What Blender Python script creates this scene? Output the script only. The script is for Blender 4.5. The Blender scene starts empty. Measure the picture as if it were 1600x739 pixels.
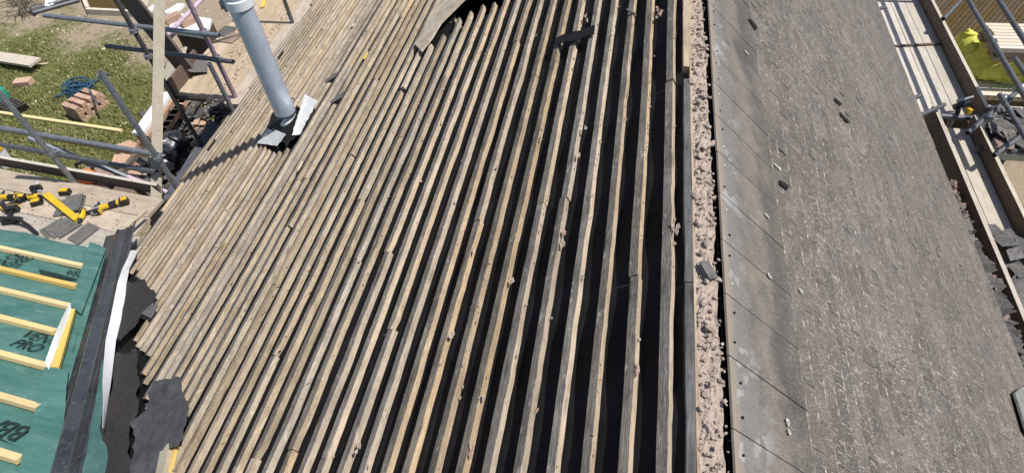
import bpy, math, random, bmesh
import numpy as np
from mathutils import Vector, Matrix, Euler, noise
random.seed(7); rng = np.random.default_rng(7)
scn = bpy.context.scene
R = math.radians
# ------------------------------------------------------------------ camera, sky, sun, exposure
CAMZ = 6.0
M = np.array([[0.9830668, 0.1739647, -0.0575840], [-0.0958638, 0.7560401, 0.6474670], [-0.1561722, 0.6309831, -0.7599148]])
FPX = 950.13
cd = bpy.data.cameras.new('camera'); cam = bpy.data.objects.new('camera', cd); scn.collection.objects.link(cam)
cd.sensor_fit = 'HORIZONTAL'; cd.sensor_width = 36; cd.lens = FPX / 1600 * 36; cd.clip_start = .05; cd.clip_end = 2000
mw = Matrix(((M[0][0], M[1][0], -M[2][0], 0), (M[0][1], M[1][1], -M[2][1], 0), (M[0][2], M[1][2], -M[2][2], CAMZ), (0, 0, 0, 1)))
cam.matrix_world = mw; scn.camera = cam
SUN_EL = 61.5
world = bpy.data.worlds.new('World'); scn.world = world; world.use_nodes = True
wn = world.node_tree; wn.nodes.clear()
sky = wn.nodes.new('ShaderNodeTexSky'); sky.sky_type = 'NISHITA'; sky.sun_disc = False
sky.sun_elevation = R(SUN_EL); sky.sun_rotation = R(90)
bg = wn.nodes.new('ShaderNodeBackground'); bg.inputs['Strength'].default_value = .1
wo = wn.nodes.new('ShaderNodeOutputWorld')
wn.links.new(sky.outputs[0], bg.inputs[0]); wn.links.new(bg.outputs[0], wo.inputs[0])
sl = bpy.data.lights.new('sun', 'SUN'); sl.energy = 4.4; sl.angle = R(.5); sl.color = (1, .955, .89)
so = bpy.data.objects.new('sun', sl); scn.collection.objects.link(so)
sd = Vector((math.cos(R(SUN_EL)), .01, math.sin(R(SUN_EL))))
so.rotation_euler = sd.to_track_quat('Z', 'Y').to_euler(); so.location = (20, 0, 30)
vs = scn.view_settings; vs.view_transform = 'Standard'; vs.look = 'None'; vs.exposure = 0.12; vs.gamma = 1

# ------------------------------------------------------------------ geometry helpers
V = Vector
def ray(x, y):
    return V((M.T @ np.array([(x - 800) / FPX, (369.5 - y) / FPX, 1.])).tolist())
ORG = V((0, 0, CAMZ))
def onZ(x, y, z):
    v = ray(x, y); return ORG + v * ((z - CAMZ) / v.z)
def onP(x, y, p, n):
    v = ray(x, y); return ORG + v * ((n.dot(p - ORG)) / n.dot(v))
def onV(x, y, base):                       # point of the vertical line through base seen at a pixel
    v = ray(x, y); t = (base.x * v.x + base.y * v.y) / (v.x ** 2 + v.y ** 2)
    return V((base.x, base.y, CAMZ + v.z * t))
AL = 0.5155312; CA, SA = math.cos(AL), math.sin(AL)
PL = V((.15983, 0, CAMZ - 1.41834)); NL = V((-SA, 0, CA)); DL = V((-CA, 0, -SA))
def L(s, y, off=0): return PL + DL * s + V((0, y, 0)) + NL * off
def onL(x, y, off=0): return onP(x, y, PL + NL * off, NL)
def sy(p): return ((p - PL).dot(DL), p.y)
BE = R(44); PR = V((.3214, 0, CAMZ - 1.40)); DR = V((math.cos(BE), 0, -math.sin(BE))); NR = V((math.sin(BE), 0, math.cos(BE)))
def Rr(s, y, off=0): return PR + DR * s + V((0, y, 0)) + NR * off
def onR(x, y, off=0): return onP(x, y, PR + NR * off, NR)
def syR(p): return ((p - PR).dot(DR), p.y)
rr = random.uniform

class B:
    def __init__(s): s.v = []; s.f = []; s.m = []
    def add(s, vs, fs, mi=0):
        o = len(s.v); s.v += [V(v) for v in vs]; s.f += [tuple(i + o for i in f) for f in fs]; s.m += [mi] * len(fs); return s
    def hexa(s, q, mi=0):                     # 4 lower + 4 upper corners
        return s.add(q, [(3, 2, 1, 0), (4, 5, 6, 7), (0, 1, 5, 4), (1, 2, 6, 5), (2, 3, 7, 6), (3, 0, 4, 7)], mi)
    def frame(s, c, ax, ay, az, mi=0):        # box from centre and half axes
        return s.hexa([c - ax - ay - az, c + ax - ay - az, c + ax + ay - az, c - ax + ay - az,
                       c - ax - ay + az, c + ax - ay + az, c + ax + ay + az, c - ax + ay + az], mi)
    def box(s, c, size, rot=None, mi=0):
        r = rot.to_matrix() if isinstance(rot, Euler) else (rot or Matrix.Identity(3))
        c = V(c); return s.frame(c, r @ V((size[0] / 2, 0, 0)), r @ V((0, size[1] / 2, 0)), r @ V((0, 0, size[2] / 2)), mi)
    def beam(s, a, b, w, h, up=V((0, 0, 1)), n=1, jit=0, mi=0, top=None):
        a, b = V(a), V(b); d = (b - a).normalized(); sd_ = d.cross(up).normalized(); u = sd_.cross(d)
        o = len(s.v); k = 0
        for i in range(n + 1):
            p = a.lerp(b, i / n) + (sd_ * rr(-jit, jit) + u * rr(-jit, jit) * .5)
            for (x, y) in ((-1, -1), (1, -1), (1, 1), (-1, 1)):
                s.v.append(p + sd_ * (x * w / 2 + rr(-jit, jit) * .5) + u * (y * h / 2 + rr(-jit, jit) * .3))
        fs = []
        for i in range(n):
            q = o + 4 * i
            for j in range(4): fs.append((q + j, q + (j + 1) % 4, q + 4 + (j + 1) % 4, q + 4 + j))
        fs += [(o + 3, o + 2, o + 1, o), (o + 4 * n, o + 4 * n + 1, o + 4 * n + 2, o + 4 * n + 3)]
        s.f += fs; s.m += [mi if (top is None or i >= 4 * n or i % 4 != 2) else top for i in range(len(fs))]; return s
    def tube(s, pts, r, n=10, caps=True, mi=0, rs=None, hollow=False):
        pts = [V(p) for p in pts]; o = len(s.v); m = len(pts); prev = None
        for i, p in enumerate(pts):
            d = (pts[min(i + 1, m - 1)] - pts[max(i - 1, 0)]).normalized()
            if prev is None: a = d.orthogonal().normalized()
            else: a = (prev - d * prev.dot(d)).normalized()
            prev = a; b = d.cross(a); q = rs[i] if rs else r
            for j in range(n):
                t = 2 * math.pi * j / n; s.v.append(p + (a * math.cos(t) + b * math.sin(t)) * q)
        fs = []
        for i in range(m - 1):
            for j in range(n):
                k = o + i * n; fs.append((k + j, k + (j + 1) % n, k + n + (j + 1) % n, k + n + j))
        if caps:
            if hollow:
                for base, dr in ((o, pts[1] - pts[0]), (o + (m - 1) * n, pts[-2] - pts[-1])):
                    cen = sum((s.v[base + j] for j in range(n)), V()) / n; w = len(s.v); dr = dr.normalized()
                    for j in range(n): s.v.append(cen + (s.v[base + j] - cen) * .82)
                    for j in range(n): s.v.append(cen + (s.v[base + j] - cen) * .82 + dr * r * 3)
                    for j in range(n):
                        k = (j + 1) % n
                        fs.append((base + j, base + k, w + k, w + j)); fs.append((w + j, w + k, w + n + k, w + n + j))
                    fs.append(tuple(range(w + n, w + 2 * n)))
            else:
                fs.append(tuple(range(o + n - 1, o - 1, -1))); fs.append(tuple(range(o + (m - 1) * n, o + m * n)))
        s.f += fs; s.m += [mi] * len(fs); return s
    def rock(s, c, r, squash=.6, mi=0, basis=None):
        ico = [(0, 0, 1), (.894, 0, .447), (.276, .851, .447), (-.724, .526, .447), (-.724, -.526, .447), (.276, -.851, .447),
               (.724, .526, -.447), (-.276, .851, -.447), (-.894, 0, -.447), (-.276, -.851, -.447), (.724, -.526, -.447), (0, 0, -1)]
        F = [(0, 1, 2), (0, 2, 3), (0, 3, 4), (0, 4, 5), (0, 5, 1), (1, 6, 2), (2, 7, 3), (3, 8, 4), (4, 9, 5), (5, 10, 1),
             (2, 6, 7), (3, 7, 8), (4, 8, 9), (5, 9, 10), (1, 10, 6), (11, 7, 6), (11, 8, 7), (11, 9, 8), (11, 10, 9), (11, 6, 10)]
        rot = Euler((rr(0, 6), rr(0, 6), rr(0, 6))).to_matrix(); st = V((rr(.6, 1.3), rr(.6, 1.2), rr(.6, 1)))
        vs = []
        for p in ico:
            q = rot @ V((p[0] * st.x, p[1] * st.y, p[2] * st.z)) * r * rr(.5, 1.3); q.z *= squash
            if basis is not None: q = basis @ q
            vs.append(V(c) + q)
        return s.add(vs, F, mi)
    def prism(s, poly, n, t, mi=0):           # polygon of points extruded by t along n
        poly = [V(p) for p in poly]; k = len(poly); n = V(n)
        return s.add(poly + [p + n * t for p in poly], [tuple(range(k - 1, -1, -1)), tuple(range(k, 2 * k))] +
                     [(i, (i + 1) % k, k + (i + 1) % k, k + i) for i in range(k)], mi)
    def build(s, name, mat, parent=None, smooth=False):
        root = parent
        while root is not None and root.parent is not None: root = root.parent
        org = V(root.location) if root is not None else (sum(s.v, V()) / max(1, len(s.v)))
        if root is None: org.z = min(v.z for v in s.v)
        me = bpy.data.meshes.new(name); me.from_pydata([tuple(v - org) for v in s.v], [], s.f)
        mats = mat if isinstance(mat, (list, tuple)) else [mat]
        for m_ in mats: me.materials.append(m_)
        if len(mats) > 1: me.polygons.foreach_set('material_index', s.m)
        bm = bmesh.new(); bm.from_mesh(me); bmesh.ops.recalc_face_normals(bm, faces=bm.faces); bm.to_mesh(me); bm.free()
        if smooth:
            me.polygons.foreach_set('use_smooth', [True] * len(me.polygons)); me.set_sharp_from_angle(angle=R(40))
        o = bpy.data.objects.new(name, me); scn.collection.objects.link(o)
        if parent is not None: o.parent = parent
        else: o.location = org
        return o

def tag(o, label=None, cat=None, group=None, kind=None):
    if label: o['label'] = label
    if cat: o['category'] = cat
    if group: o['group'] = group
    if kind: o['kind'] = kind
    return o
def thing(name, label, cat, loc=(0, 0, 0), group=None):
    o = bpy.data.objects.new(name, None); scn.collection.objects.link(o); o.location = loc; o.empty_display_size = .1
    return tag(o, label, cat, group)
def inst(name, me, parent, mat):
    o = bpy.data.objects.new(name, me); scn.collection.objects.link(o); o.parent = parent; o.matrix_local = mat; return o

# ------------------------------------------------------------------ materials
class NT:
    def __init__(s, name):
        s.m = bpy.data.materials.new(name); s.m.use_nodes = True; s.t = s.m.node_tree; s.b = s.t.nodes['Principled BSDF']
        s.tc = s.t.nodes.new('ShaderNodeTexCoord')
    def n(s, ty, **k):
        o = s.t.nodes.new('ShaderNode' + ty)
        for a, b in k.items(): setattr(o, a, b)
        return o
    def l(s, a, b): s.t.links.new(a, b)
    def co(s, sc=(1, 1, 1), rot=(0, 0, 0), src='Object'):
        mp = s.n('Mapping'); mp.inputs['Scale'].default_value = sc; mp.inputs['Rotation'].default_value = rot
        s.l(s.tc.outputs[src], mp.inputs[0]); return mp.outputs[0]
    def noise(s, co, scale=5, det=5, rough=.6, dist=0):
        o = s.n('TexNoise'); o.inputs['Scale'].default_value = scale; o.inputs['Detail'].default_value = det
        o.inputs['Roughness'].default_value = rough; o.inputs['Distortion'].default_value = dist; s.l(co, o.inputs['Vector']); return o.outputs[0]
    def ramp(s, fac, stops):
        o = s.n('ValToRGB'); e = o.color_ramp.elements
        while len(e) < len(stops): e.new(.5)
        for i, (p, c) in enumerate(stops): e[i].position = p; e[i].color = (c if len(c) == 4 else (*c, 1)) if not isinstance(c, (int, float)) else (c, c, c, 1)
        s.l(fac, o.inputs[0]); return o.outputs[0]
    def mix(s, fac, a, b, mode='MIX'):
        o = s.n('Mix', data_type='RGBA', blend_type=mode)
        for sock, v in ((o.inputs[0], fac), (o.inputs[6], a), (o.inputs[7], b)):
            if isinstance(v, (int, float)): sock.default_value = v
            elif isinstance(v, (tuple, list)): sock.default_value = (*v, 1) if len(v) == 3 else v
            else: s.l(v, sock)
        return o.outputs[2]
    def math(s, op, a, b=0.):
        o = s.n('Math', operation=op)
        for sock, v in ((o.inputs[0], a), (o.inputs[1], b)):
            if isinstance(v, (int, float)): sock.default_value = v
            else: s.l(v, sock)
        return o.outputs[0]
    def done(s, col, rough=.8, bump=None, bs=.3, bd=.01, metal=0, spec=.3, rough_s=None):
        if isinstance(col, (tuple, list)): s.b.inputs['Base Color'].default_value = (*col, 1)
        else: s.l(col, s.b.inputs['Base Color'])
        if rough_s is not None: s.l(rough_s, s.b.inputs['Roughness'])
        else: s.b.inputs['Roughness'].default_value = rough
        s.b.inputs['Metallic'].default_value = metal; s.b.inputs['Specular IOR Level'].default_value = spec
        if bump is not None:
            o = s.n('Bump'); o.inputs['Strength'].default_value = bs; o.inputs['Distance'].default_value = bd
            s.l(bump, o.inputs['Height']); s.l(o.outputs[0], s.b.inputs['Normal'])
        return s.m

def wood(name, c1, c2, grime=(.1, .09, .08), gr=.45, grain=(60, 2.2, 60), rnd=.35, rot=(0, 0, 0), knots=True, rough=0., pale=None):
    s = NT(name); oi = s.n('ObjectInfo')
    cb = s.n('CombineXYZ'); s.l(s.math('MULTIPLY', oi.outputs['Random'], 37.), cb.inputs[0]); s.l(s.math('MULTIPLY', oi.outputs['Random'], 91.), cb.inputs[1])
    def off(sc):
        ad = s.n('VectorMath', operation='ADD'); s.l(s.co(sc, rot), ad.inputs[0]); s.l(cb.outputs[0], ad.inputs[1]); return ad.outputs[0]
    g = s.noise(off(tuple(v * 3.2 for v in grain)), 1.0, 6, .7, .3)
    c = s.mix(s.ramp(g, [(.3, 0), (.7, 1)]), c1, c2)
    mx = max(grain); l3 = tuple(.35 if v < mx else 1. for v in grain)
    d = s.noise(off(tuple(14 * v for v in l3)), 1.0, 7, .72)
    c = s.mix(s.math('MULTIPLY', s.ramp(d, [(.42, 0), (.66, 1)]), gr), c, grime)
    sp = s.noise(off(tuple(120 * v for v in l3)), 1.0, 4, .7)
    c = s.mix(s.math('MULTIPLY', s.ramp(sp, [(.52, 0), (.70, 1)]), .55 * gr + rough), c, tuple(v * .75 for v in grime))
    if pale:
        pn = s.noise(off(tuple(55 * v for v in l3)), 1.0, 5, .65)
        c = s.mix(s.math('MULTIPLY', s.ramp(pn, [(.58, 0), (.68, 1)]), .6), c, pale)
    if knots:
        vo = s.n('TexVoronoi'); vo.inputs['Scale'].default_value = 1.; s.l(off(tuple(14 * (.2 if v < mx else 1.) for v in grain)), vo.inputs['Vector'])
        c = s.mix(s.math('MULTIPLY', s.ramp(vo.outputs['Distance'], [(.05, 1), (.14, 0)]), .6), c, (grime[0] * .6, grime[1] * .5, grime[2] * .4))
    hv = s.n('HueSaturation'); s.l(c, hv.inputs['Color']); s.l(s.math('ADD', s.math('MULTIPLY', oi.outputs['Random'], rnd), 1 - rnd / 2), hv.inputs['Value'])
    sat = s.math('ADD', s.math('MULTIPLY', s.math('FRACT', s.math('MULTIPLY', oi.outputs['Random'], 17.3)), .5), .75); s.l(sat, hv.inputs['Saturation'])
    return s.done(hv.outputs[0], .85, s.math('ADD', g, s.math('MULTIPLY', sp, 1.2)), .7, .004, spec=.15)

m_bt = wood('batten_weathered', (.135, .120, .103), (.295, .262, .222), (.058, .051, .046), .7, rough=.12, pale=(.46, .41, .35))
m_bs = wood('batten_tan', (.42, .325, .225), (.64, .52, .385), (.22, .17, .125), .6, rough=.1, pale=(.62, .54, .43))
m_bd = wood('batten_dirty', (.36, .295, .215), (.58, .485, .365), (.16, .13, .10), .6, rough=.1, pale=(.70, .61, .49))
m_new = wood('new_batten', (.72, .52, .22), (.82, .64, .34), (.6, .42, .16), .3, (4, 60, 60), .15, knots=False)
m_newy = wood('new_timber_yellow', (.70, .50, .15), (.80, .62, .22), (.6, .42, .12), .3, (20, 20, 20), .1, knots=False)
m_board = wood('scaffold_board', (.50, .44, .36), (.64, .58, .50), (.34, .28, .21), .4, (50, 2, 50), .2)
m_boardx = wood('scaffold_board_across', (.44, .38, .31), (.58, .51, .43), (.27, .22, .17), .5, (2, 50, 50), .2)
m_boardt = wood('tan_board', (.42, .33, .23), (.58, .48, .36), (.27, .20, .14), .5, (50, 2, 50), .35)
m_toe = wood('toe_board', (.115, .09, .074), (.195, .158, .13), (.07, .056, .046), .4, (30, 3, 30), .2)  # dark tone carries the shade on faces turned from the sun
m_post = wood('pale_timber', (.42, .37, .28), (.58, .515, .40), (.30, .25, .18), .35, (30, 30, 2.5), .05)
m_ply = wood('plywood', (.62, .54, .42), (.74, .66, .54), (.5, .42, .3), .3, (4, 20, 20), .1)
m_ridge = wood('ridge_board_grey', (.085, .084, .083), (.22, .215, .21), (.04, .04, .041), .7, (80, 2.5, 80), .1)
m_deck = wood('brown_decking', (.085, .06, .03), (.15, .105, .052), (.045, .032, .018), .5, (20, 20, 20), .3)  # darkened so the colour carries the shade lying over the decking
m_raft = wood('rafter_wood', (.3, .24, .16), (.4, .32, .22))

def slate_mat():
    s = NT('fibre_slate'); geo = s.n('NewGeometry'); oi = s.n('ObjectInfo')
    wp = s.n('Mapping'); s.l(geo.outputs['Position'], wp.inputs[0]); wp.inputs['Rotation'].default_value = (0, -BE, 0)
    P = wp.outputs[0]                                          # x down the slope, y along the ridge
    def sc(v):
        o = s.n('Mapping'); o.inputs['Scale'].default_value = v; s.l(P, o.inputs[0]); return o.outputs[0]
    big = s.noise(sc((1.6, .7, 1)), 1, 4, .6); mid = s.noise(sc((9, 7, 1)), 1, 6, .7); fine = s.noise(sc((220, 160, 40)), 1, 3, .7)
    c = s.mix(s.ramp(mid, [(.3, 0), (.72, 1)]), (.060, .050, .043), (.150, .127, .108))
    c = s.mix(s.math('MULTIPLY', s.ramp(big, [(.5, 0), (.7, 1)]), .5), c, (.195, .163, .130))
    stn = s.noise(sc((4, 3, 1)), 1, 5, .65)
    c = s.mix(s.math('MULTIPLY', s.ramp(stn, [(.50, 0), (.66, 1)]), .62), c, (.075, .073, .073))
    isl = s.math('SUBTRACT', s.math('FRACT', s.math('ADD', geo.outputs['Random Per Island'], s.math('MULTIPLY', oi.outputs['Random'], 5.7))), .5)
    cb = s.n('CombineXYZ'); s.l(s.math('MULTIPLY', isl, 40.), cb.inputs[0]); s.l(s.math('MULTIPLY', isl, 73.), cb.inputs[1])
    ad = s.n('VectorMath', operation='ADD'); s.l(sc((7, 6, 1)), ad.inputs[0]); s.l(cb.outputs[0], ad.inputs[1])
    own = s.noise(ad.outputs[0], 1, 5, .62, .6)
    c = s.mix(s.math('MULTIPLY', s.ramp(own, [(.50, 0), (.66, 1)]), .38), c, (.205, .170, .136))
    c = s.mix(s.math('MULTIPLY', s.ramp(own, [(.32, 1), (.46, 0)]), .40), c, (.07, .066, .064))
    hv = s.n('HueSaturation'); s.l(c, hv.inputs['Color']); s.l(s.math('ADD', s.math('MULTIPLY', isl, .42), 1.), hv.inputs['Value']); c = hv.outputs[0]
    c = s.mix(s.math('MULTIPLY', s.ramp(fine, [(.5, 0), (.72, 1)]), .5), c, (.36, .33, .30))
    c = s.mix(s.math('MULTIPLY', s.ramp(s.noise(sc((90, 60, 30)), 1, 4, .7), [(.5, 0), (.7, 1)]), .45), c, (.06, .055, .052))
    # white flecks of lime and lichen, drawn out down the slope
    w = s.noise(sc((55, 190, 30)), 1, 3, .62); dens = s.noise(sc((3, 2, 1)), 1, 3)
    sx = s.n('SeparateXYZ'); s.l(P, sx.inputs[0])
    thr = s.math('SUBTRACT', w, s.math('MULTIPLY', s.math('SUBTRACT', .55, dens), .18))
    fl = s.ramp(thr, [(.585, 0), (.63, 1)])
    w2 = s.noise(sc((16, 60, 30)), 1, 2, .5); fl = s.math('MAXIMUM', fl, s.math('MULTIPLY', s.ramp(w2, [(.665, 0), (.69, 1)]), .7))
    # fewer flecks on the top course, none on the sheltered far lower corner
    xs = PR.x * math.cos(BE) - PR.z * math.sin(BE)
    smask = s.ramp(s.math('SUBTRACT', sx.outputs[0], SX0 + .28), [(.0, .35), (.25, 1)])
    fl = s.math('MULTIPLY', fl, smask)
    edge = s.math('SUBTRACT', s.math('SUBTRACT', sx.outputs[0], SX0), s.math('ADD', s.math('MULTIPLY', s.math('SUBTRACT', 5.6, sx.outputs[1]), .52), 2.82))
    edge = s.math('ADD', edge, s.math('MULTIPLY', s.math('SUBTRACT', mid, .5), .35))
    em = s.ramp(edge, [(.0, 0), (.12, 1)])
    fl = s.math('MULTIPLY', fl, s.math('SUBTRACT', 1., s.math('MULTIPLY', em, .9)))
    c = s.mix(s.math('MULTIPLY', fl, .56), c, (.50, .455, .40))
    c = s.mix(s.math('MULTIPLY', em, .5), c, (.12, .112, .108))
    # paler clean band where the ridge tiles used to lie
    topm = s.math('ADD', s.math('SUBTRACT', sx.outputs[0], SX0), s.math('MULTIPLY', s.math('SUBTRACT', stn, .5), .42))
    tm = s.ramp(topm, [(.04, 1), (.10, .75), (.105, .35), (.24, .25), (.30, 0)])
    c = s.mix(s.math('MULTIPLY', tm, .5), c, (.20, .203, .206))
    dk = s.ramp(s.math('ABSOLUTE', s.math('SUBTRACT', topm, .30)), [(0, 1), (.085, 0)])
    c = s.mix(s.math('MULTIPLY', s.math('MULTIPLY', dk, s.ramp(stn, [(.35, .3), (.6, 1)])), .6), c, (.062, .058, .056))
    rim = s.ramp(s.math('SUBTRACT', sx.outputs[0], SX0 - .002), [(0, 1), (.022, .6), (.045, 0)])
    c = s.mix(s.math('MULTIPLY', rim, .55), c, (.36, .28, .20))
    tan = s.ramp(s.math('ABSOLUTE', s.math('SUBTRACT', topm, .19)), [(0, 1), (.07, 0)])
    c = s.mix(s.math('MULTIPLY', tan, .20), c, (.34, .27, .19))
    pal = s.noise(sc((14, 11, 1)), 1, 2, .5)
    wash = s.math('MULTIPLY', s.ramp(pal, [(.60, 0), (.625, 1)]), s.ramp(topm, [(.0, 1), (.16, 0)]))
    c = s.mix(s.math('MULTIPLY', wash, .45), c, (.42, .425, .42))
    b = s.math('ADD', s.math('MULTIPLY', fine, .6), s.math('MULTIPLY', mid, .6))
    return s.done(c, .72, b, .5, .004, spec=.35)
# x' after the mapping's rotation by BE about Y: x' = x cos + z sin ; keep the slope origin for masks
SX0 = 0.
m_slate = None

def plain(name, col, rough=.6, var=.25, scale=30, metal=0, bs=.2, spec=.3, col2=None, bd=.005):
    s = NT(name); n = s.noise(s.co((1, 1, 1)), scale, 6, .65)
    a = tuple(min(1, x * (1 - var)) for x in col); b = col2 or tuple(min(1, x * (1 + var)) for x in col)
    return s.done(s.mix(s.ramp(n, [(.3, 0), (.7, 1)]), a, b), rough, n, bs, bd, metal, spec)
m_felt = plain('black_felt', (.0105, .0100, .0115), .75, .5, 7, bs=.3, spec=.22)
m_felt_torn = plain('torn_felt', (.052, .048, .045), .95, .35, 60, bs=.8, spec=.1, bd=.004)
m_felt_under = plain('felt_underside', (.085, .083, .088), .8, .35, 18, bs=.5, spec=.2)
m_mortar = plain('mortar', (.47, .385, .32), .95, .3, 110, bs=1., spec=.1, bd=.008)
m_rubble = plain('rubble', (.36, .29, .24), .95, .5, 8, bs=.5, spec=.1)
m_galv = plain('galvanised_steel', (.27, .29, .32), .5, .3, 25, .55, .15, .5)
m_galvd = plain('dull_steel', (.13, .137, .152), .55, .35, 25, .45, .15, .5)
m_darkt = plain('shaded_dark_tube', (.09, .085, .085), .6, .4, 20, .3, .2, .4)  # steel tube with the shade falling on it put into the colour
m_purple = plain('purple_painted_tube', (.33, .25, .31), .55, .4, 20, .2, .15, .5)
m_pink = plain('lilac_painted_tube', (.55, .42, .52), .55, .3, 20, .1, .15, .5)
m_flue = plain('grey_enamel', (.50, .56, .65), .24, .14, 9, .15, .08, .5)
m_alu = plain('aluminium_flashing', (.74, .74, .72), .45, .18, 40, .1, .5, .5)
m_white = plain('white_sheet', (.78, .80, .82), .5, .06, 10, 0, .05)
m_lead = plain('grey_lead', (.10, .10, .115), .5, .3, 12, .1, .3)
def green():
    s = NT('green_membrane'); n1 = s.noise(s.co((3, 14, 3)), 1, 6, .65); n2 = s.noise(s.co((120, 30, 60)), 1, 3, .6)
    c = s.mix(s.ramp(n1, [(.35, 0), (.7, 1)]), (.052, .150, .130), (.100, .220, .196))
    ch = s.noise(s.co((4, 9, 4)), 1.3, 8, .8); c = s.mix(s.math('MULTIPLY', s.ramp(ch, [(.55, 0), (.70, 1)]), .5), c, (.33, .48, .43))
    return s.done(c, .6, s.math('ADD', n1, s.math('MULTIPLY', n2, .3)), .5, .008, spec=.35)
m_green = green()
m_ink = plain('printed_ink', (.016, .035, .032), .7, .5, 30)
def grp():
    s = NT('grey_valley_plastic'); n1 = s.noise(s.co((6, 6, 6)), 1, 5, .6); n2 = s.noise(s.co((40, 8, 40)), 1, 5, .7)
    c = s.mix(s.ramp(n1, [(.3, 0), (.7, 1)]), (.026, .026, .031), (.060, .061, .070)); c = s.mix(s.math('MULTIPLY', s.ramp(n2, [(.55, 0), (.75, 1)]), .5), c, (.2, .2, .21))
    return s.done(c, .24, n2, .10, .003, spec=.7)
m_grp = grp()
def brickm(name, a, b): 
    s = NT(name); oi = s.n('ObjectInfo'); n = s.noise(s.co((30, 30, 30)), 1, 5, .7)
    c = s.mix(s.ramp(n, [(.3, 0), (.75, 1)]), a, b); hv = s.n('HueSaturation'); s.l(c, hv.inputs['Color']); s.l(s.math('ADD', s.math('MULTIPLY', oi.outputs['Random'], .4), .8), hv.inputs['Value'])
    return s.done(hv.outputs[0], .9, n, .6, .006, spec=.1)
m_brick = brickm('buff_red_brick', (.40, .25, .18), (.58, .41, .31))
m_tile = brickm('broken_slate', (.095, .092, .088), (.20, .192, .184))
m_tile2 = brickm('broken_clay', (.24, .17, .14), (.38, .29, .245))
m_yel = plain('tool_yellow', (.66, .44, .025), .45, .12, 20, 0, .05, .4)
m_blk = plain('tool_black', (.022, .022, .025), .5, .4, 30, 0, .1, .4)
m_grytool = plain('tool_grey_metal', (.42, .42, .42), .4, .2, 30, .5, .1, .5)
m_org = plain('orange_plastic', (.70, .22, .03), .45, .15, 20)
m_blue = plain('blue_rope', (.03, .085, .145), .8, .4, 120, 0, .6)
m_bag = plain('yellow_green_sack', (.55, .53, .075), .6, .14, 12, 0, .5, .3, (.70, .70, .14))
m_bagink = plain('sack_print', (.16, .30, .08), .7, .3, 30)
m_bin = plain('black_polythene', (.022, .025, .032), .28, .5, 14, 0, .9, .5)
m_green2 = plain('teal_plastic', (.03, .28, .2), .5, .2, 20)
m_soil = plain('soil', (.42, .34, .255), .95, .4, 60)
m_pale = plain('pale_chip', (.62, .52, .38), .9, .2, 30)
m_terr = plain('terracotta_chip', (.40, .27, .21), .9, .25, 30)
m_wall = plain('painted_render', (.55, .52, .47), .9, .12, 20)
m_dark = plain('interior_dark', (.05, .045, .04), .9)
m_sticker = plain('pale_plastic_sheet', (.45, .47, .55), .3, .1, 10)
m_lichen = plain('white_lichen', (.40, .39, .35), .95, .5, 160, bs=.6)

def ground_mat():
    s = NT('ground'); co = s.co((1, 1, 1)); sx = s.n('SeparateXYZ'); s.l(s.tc.outputs['Object'], sx.inputs[0])
    n1 = s.noise(co, .55, 5, .65); n2 = s.noise(co, 6, 6, .7); n3 = s.noise(co, 45, 5, .7)
    gr = s.mix(s.ramp(n2, [(.3, 0), (.7, 1)]), (.105, .125, .038), (.19, .19, .07)); gr = s.mix(s.ramp(n3, [(.45, 0), (.75, .6)]), gr, (.21, .18, .09))
    so_ = s.mix(s.ramp(n3, [(.3, 0), (.7, 1)]), (.30, .235, .165), (.46, .38, .28)); so_ = s.mix(s.ramp(n2, [(.5, 0), (.75, .6)]), so_, (.22, .17, .11))
    a = onZ(0, 48, 0); b = onZ(240, 128, 0); k = (b.y - a.y) / (b.x - a.x)
    f = s.math('SUBTRACT', sx.outputs[1], s.math('ADD', s.math('MULTIPLY', s.math('SUBTRACT', sx.outputs[0], a.x), k), a.y))
    f = s.math('ADD', f, s.math('MULTIPLY', s.math('SUBTRACT', n1, .5), 5.)); f = s.math('ADD', f, s.math('MULTIPLY', s.math('SUBTRACT', n2, .5), 2.5))
    fac = s.ramp(f, [(0, 0), (.7, 1)])
    near = s.math('ADD', sx.outputs[0], s.math('MULTIPLY', s.math('SUBTRACT', n2, .5), 2.)); fac2 = s.ramp(s.math('ADD', near, 6.6), [(0, 0), (.5, 1)])
    onlyl = s.math('LESS_THAN', sx.outputs[0], 2.2)
    fac = s.math('MAXIMUM', fac, s.math('MULTIPLY', fac2, onlyl))
    ptch = s.ramp(n1, [(.68, 0), (.75, .8)]); fac = s.math('MAXIMUM', fac, ptch)
    return s.done(s.mix(fac, gr, so_), .95, s.math('ADD', n3, n2), .8, .03, spec=.1)
m_ground = ground_mat()
def grassm():
    s = NT('grass_blades'); g = s.n('NewGeometry')
    return s.done(s.ramp(g.outputs['Random Per Island'], [(0, (.12, .155, .035)), (.5, (.21, .23, .075)), (.85, (.31, .295, .13)), (1, (.52, .47, .3))]), .7, spec=.2)
m_grass = grassm()

# ------------------------------------------------------------------ setting
g = B(); g.add([(-600, -600, 0), (600, -600, 0), (600, 600, 0), (-600, 600, 0)], [(0, 1, 2, 3)])
gro = g.build('ground', m_ground); tag(gro, kind='structure'); 

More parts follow.
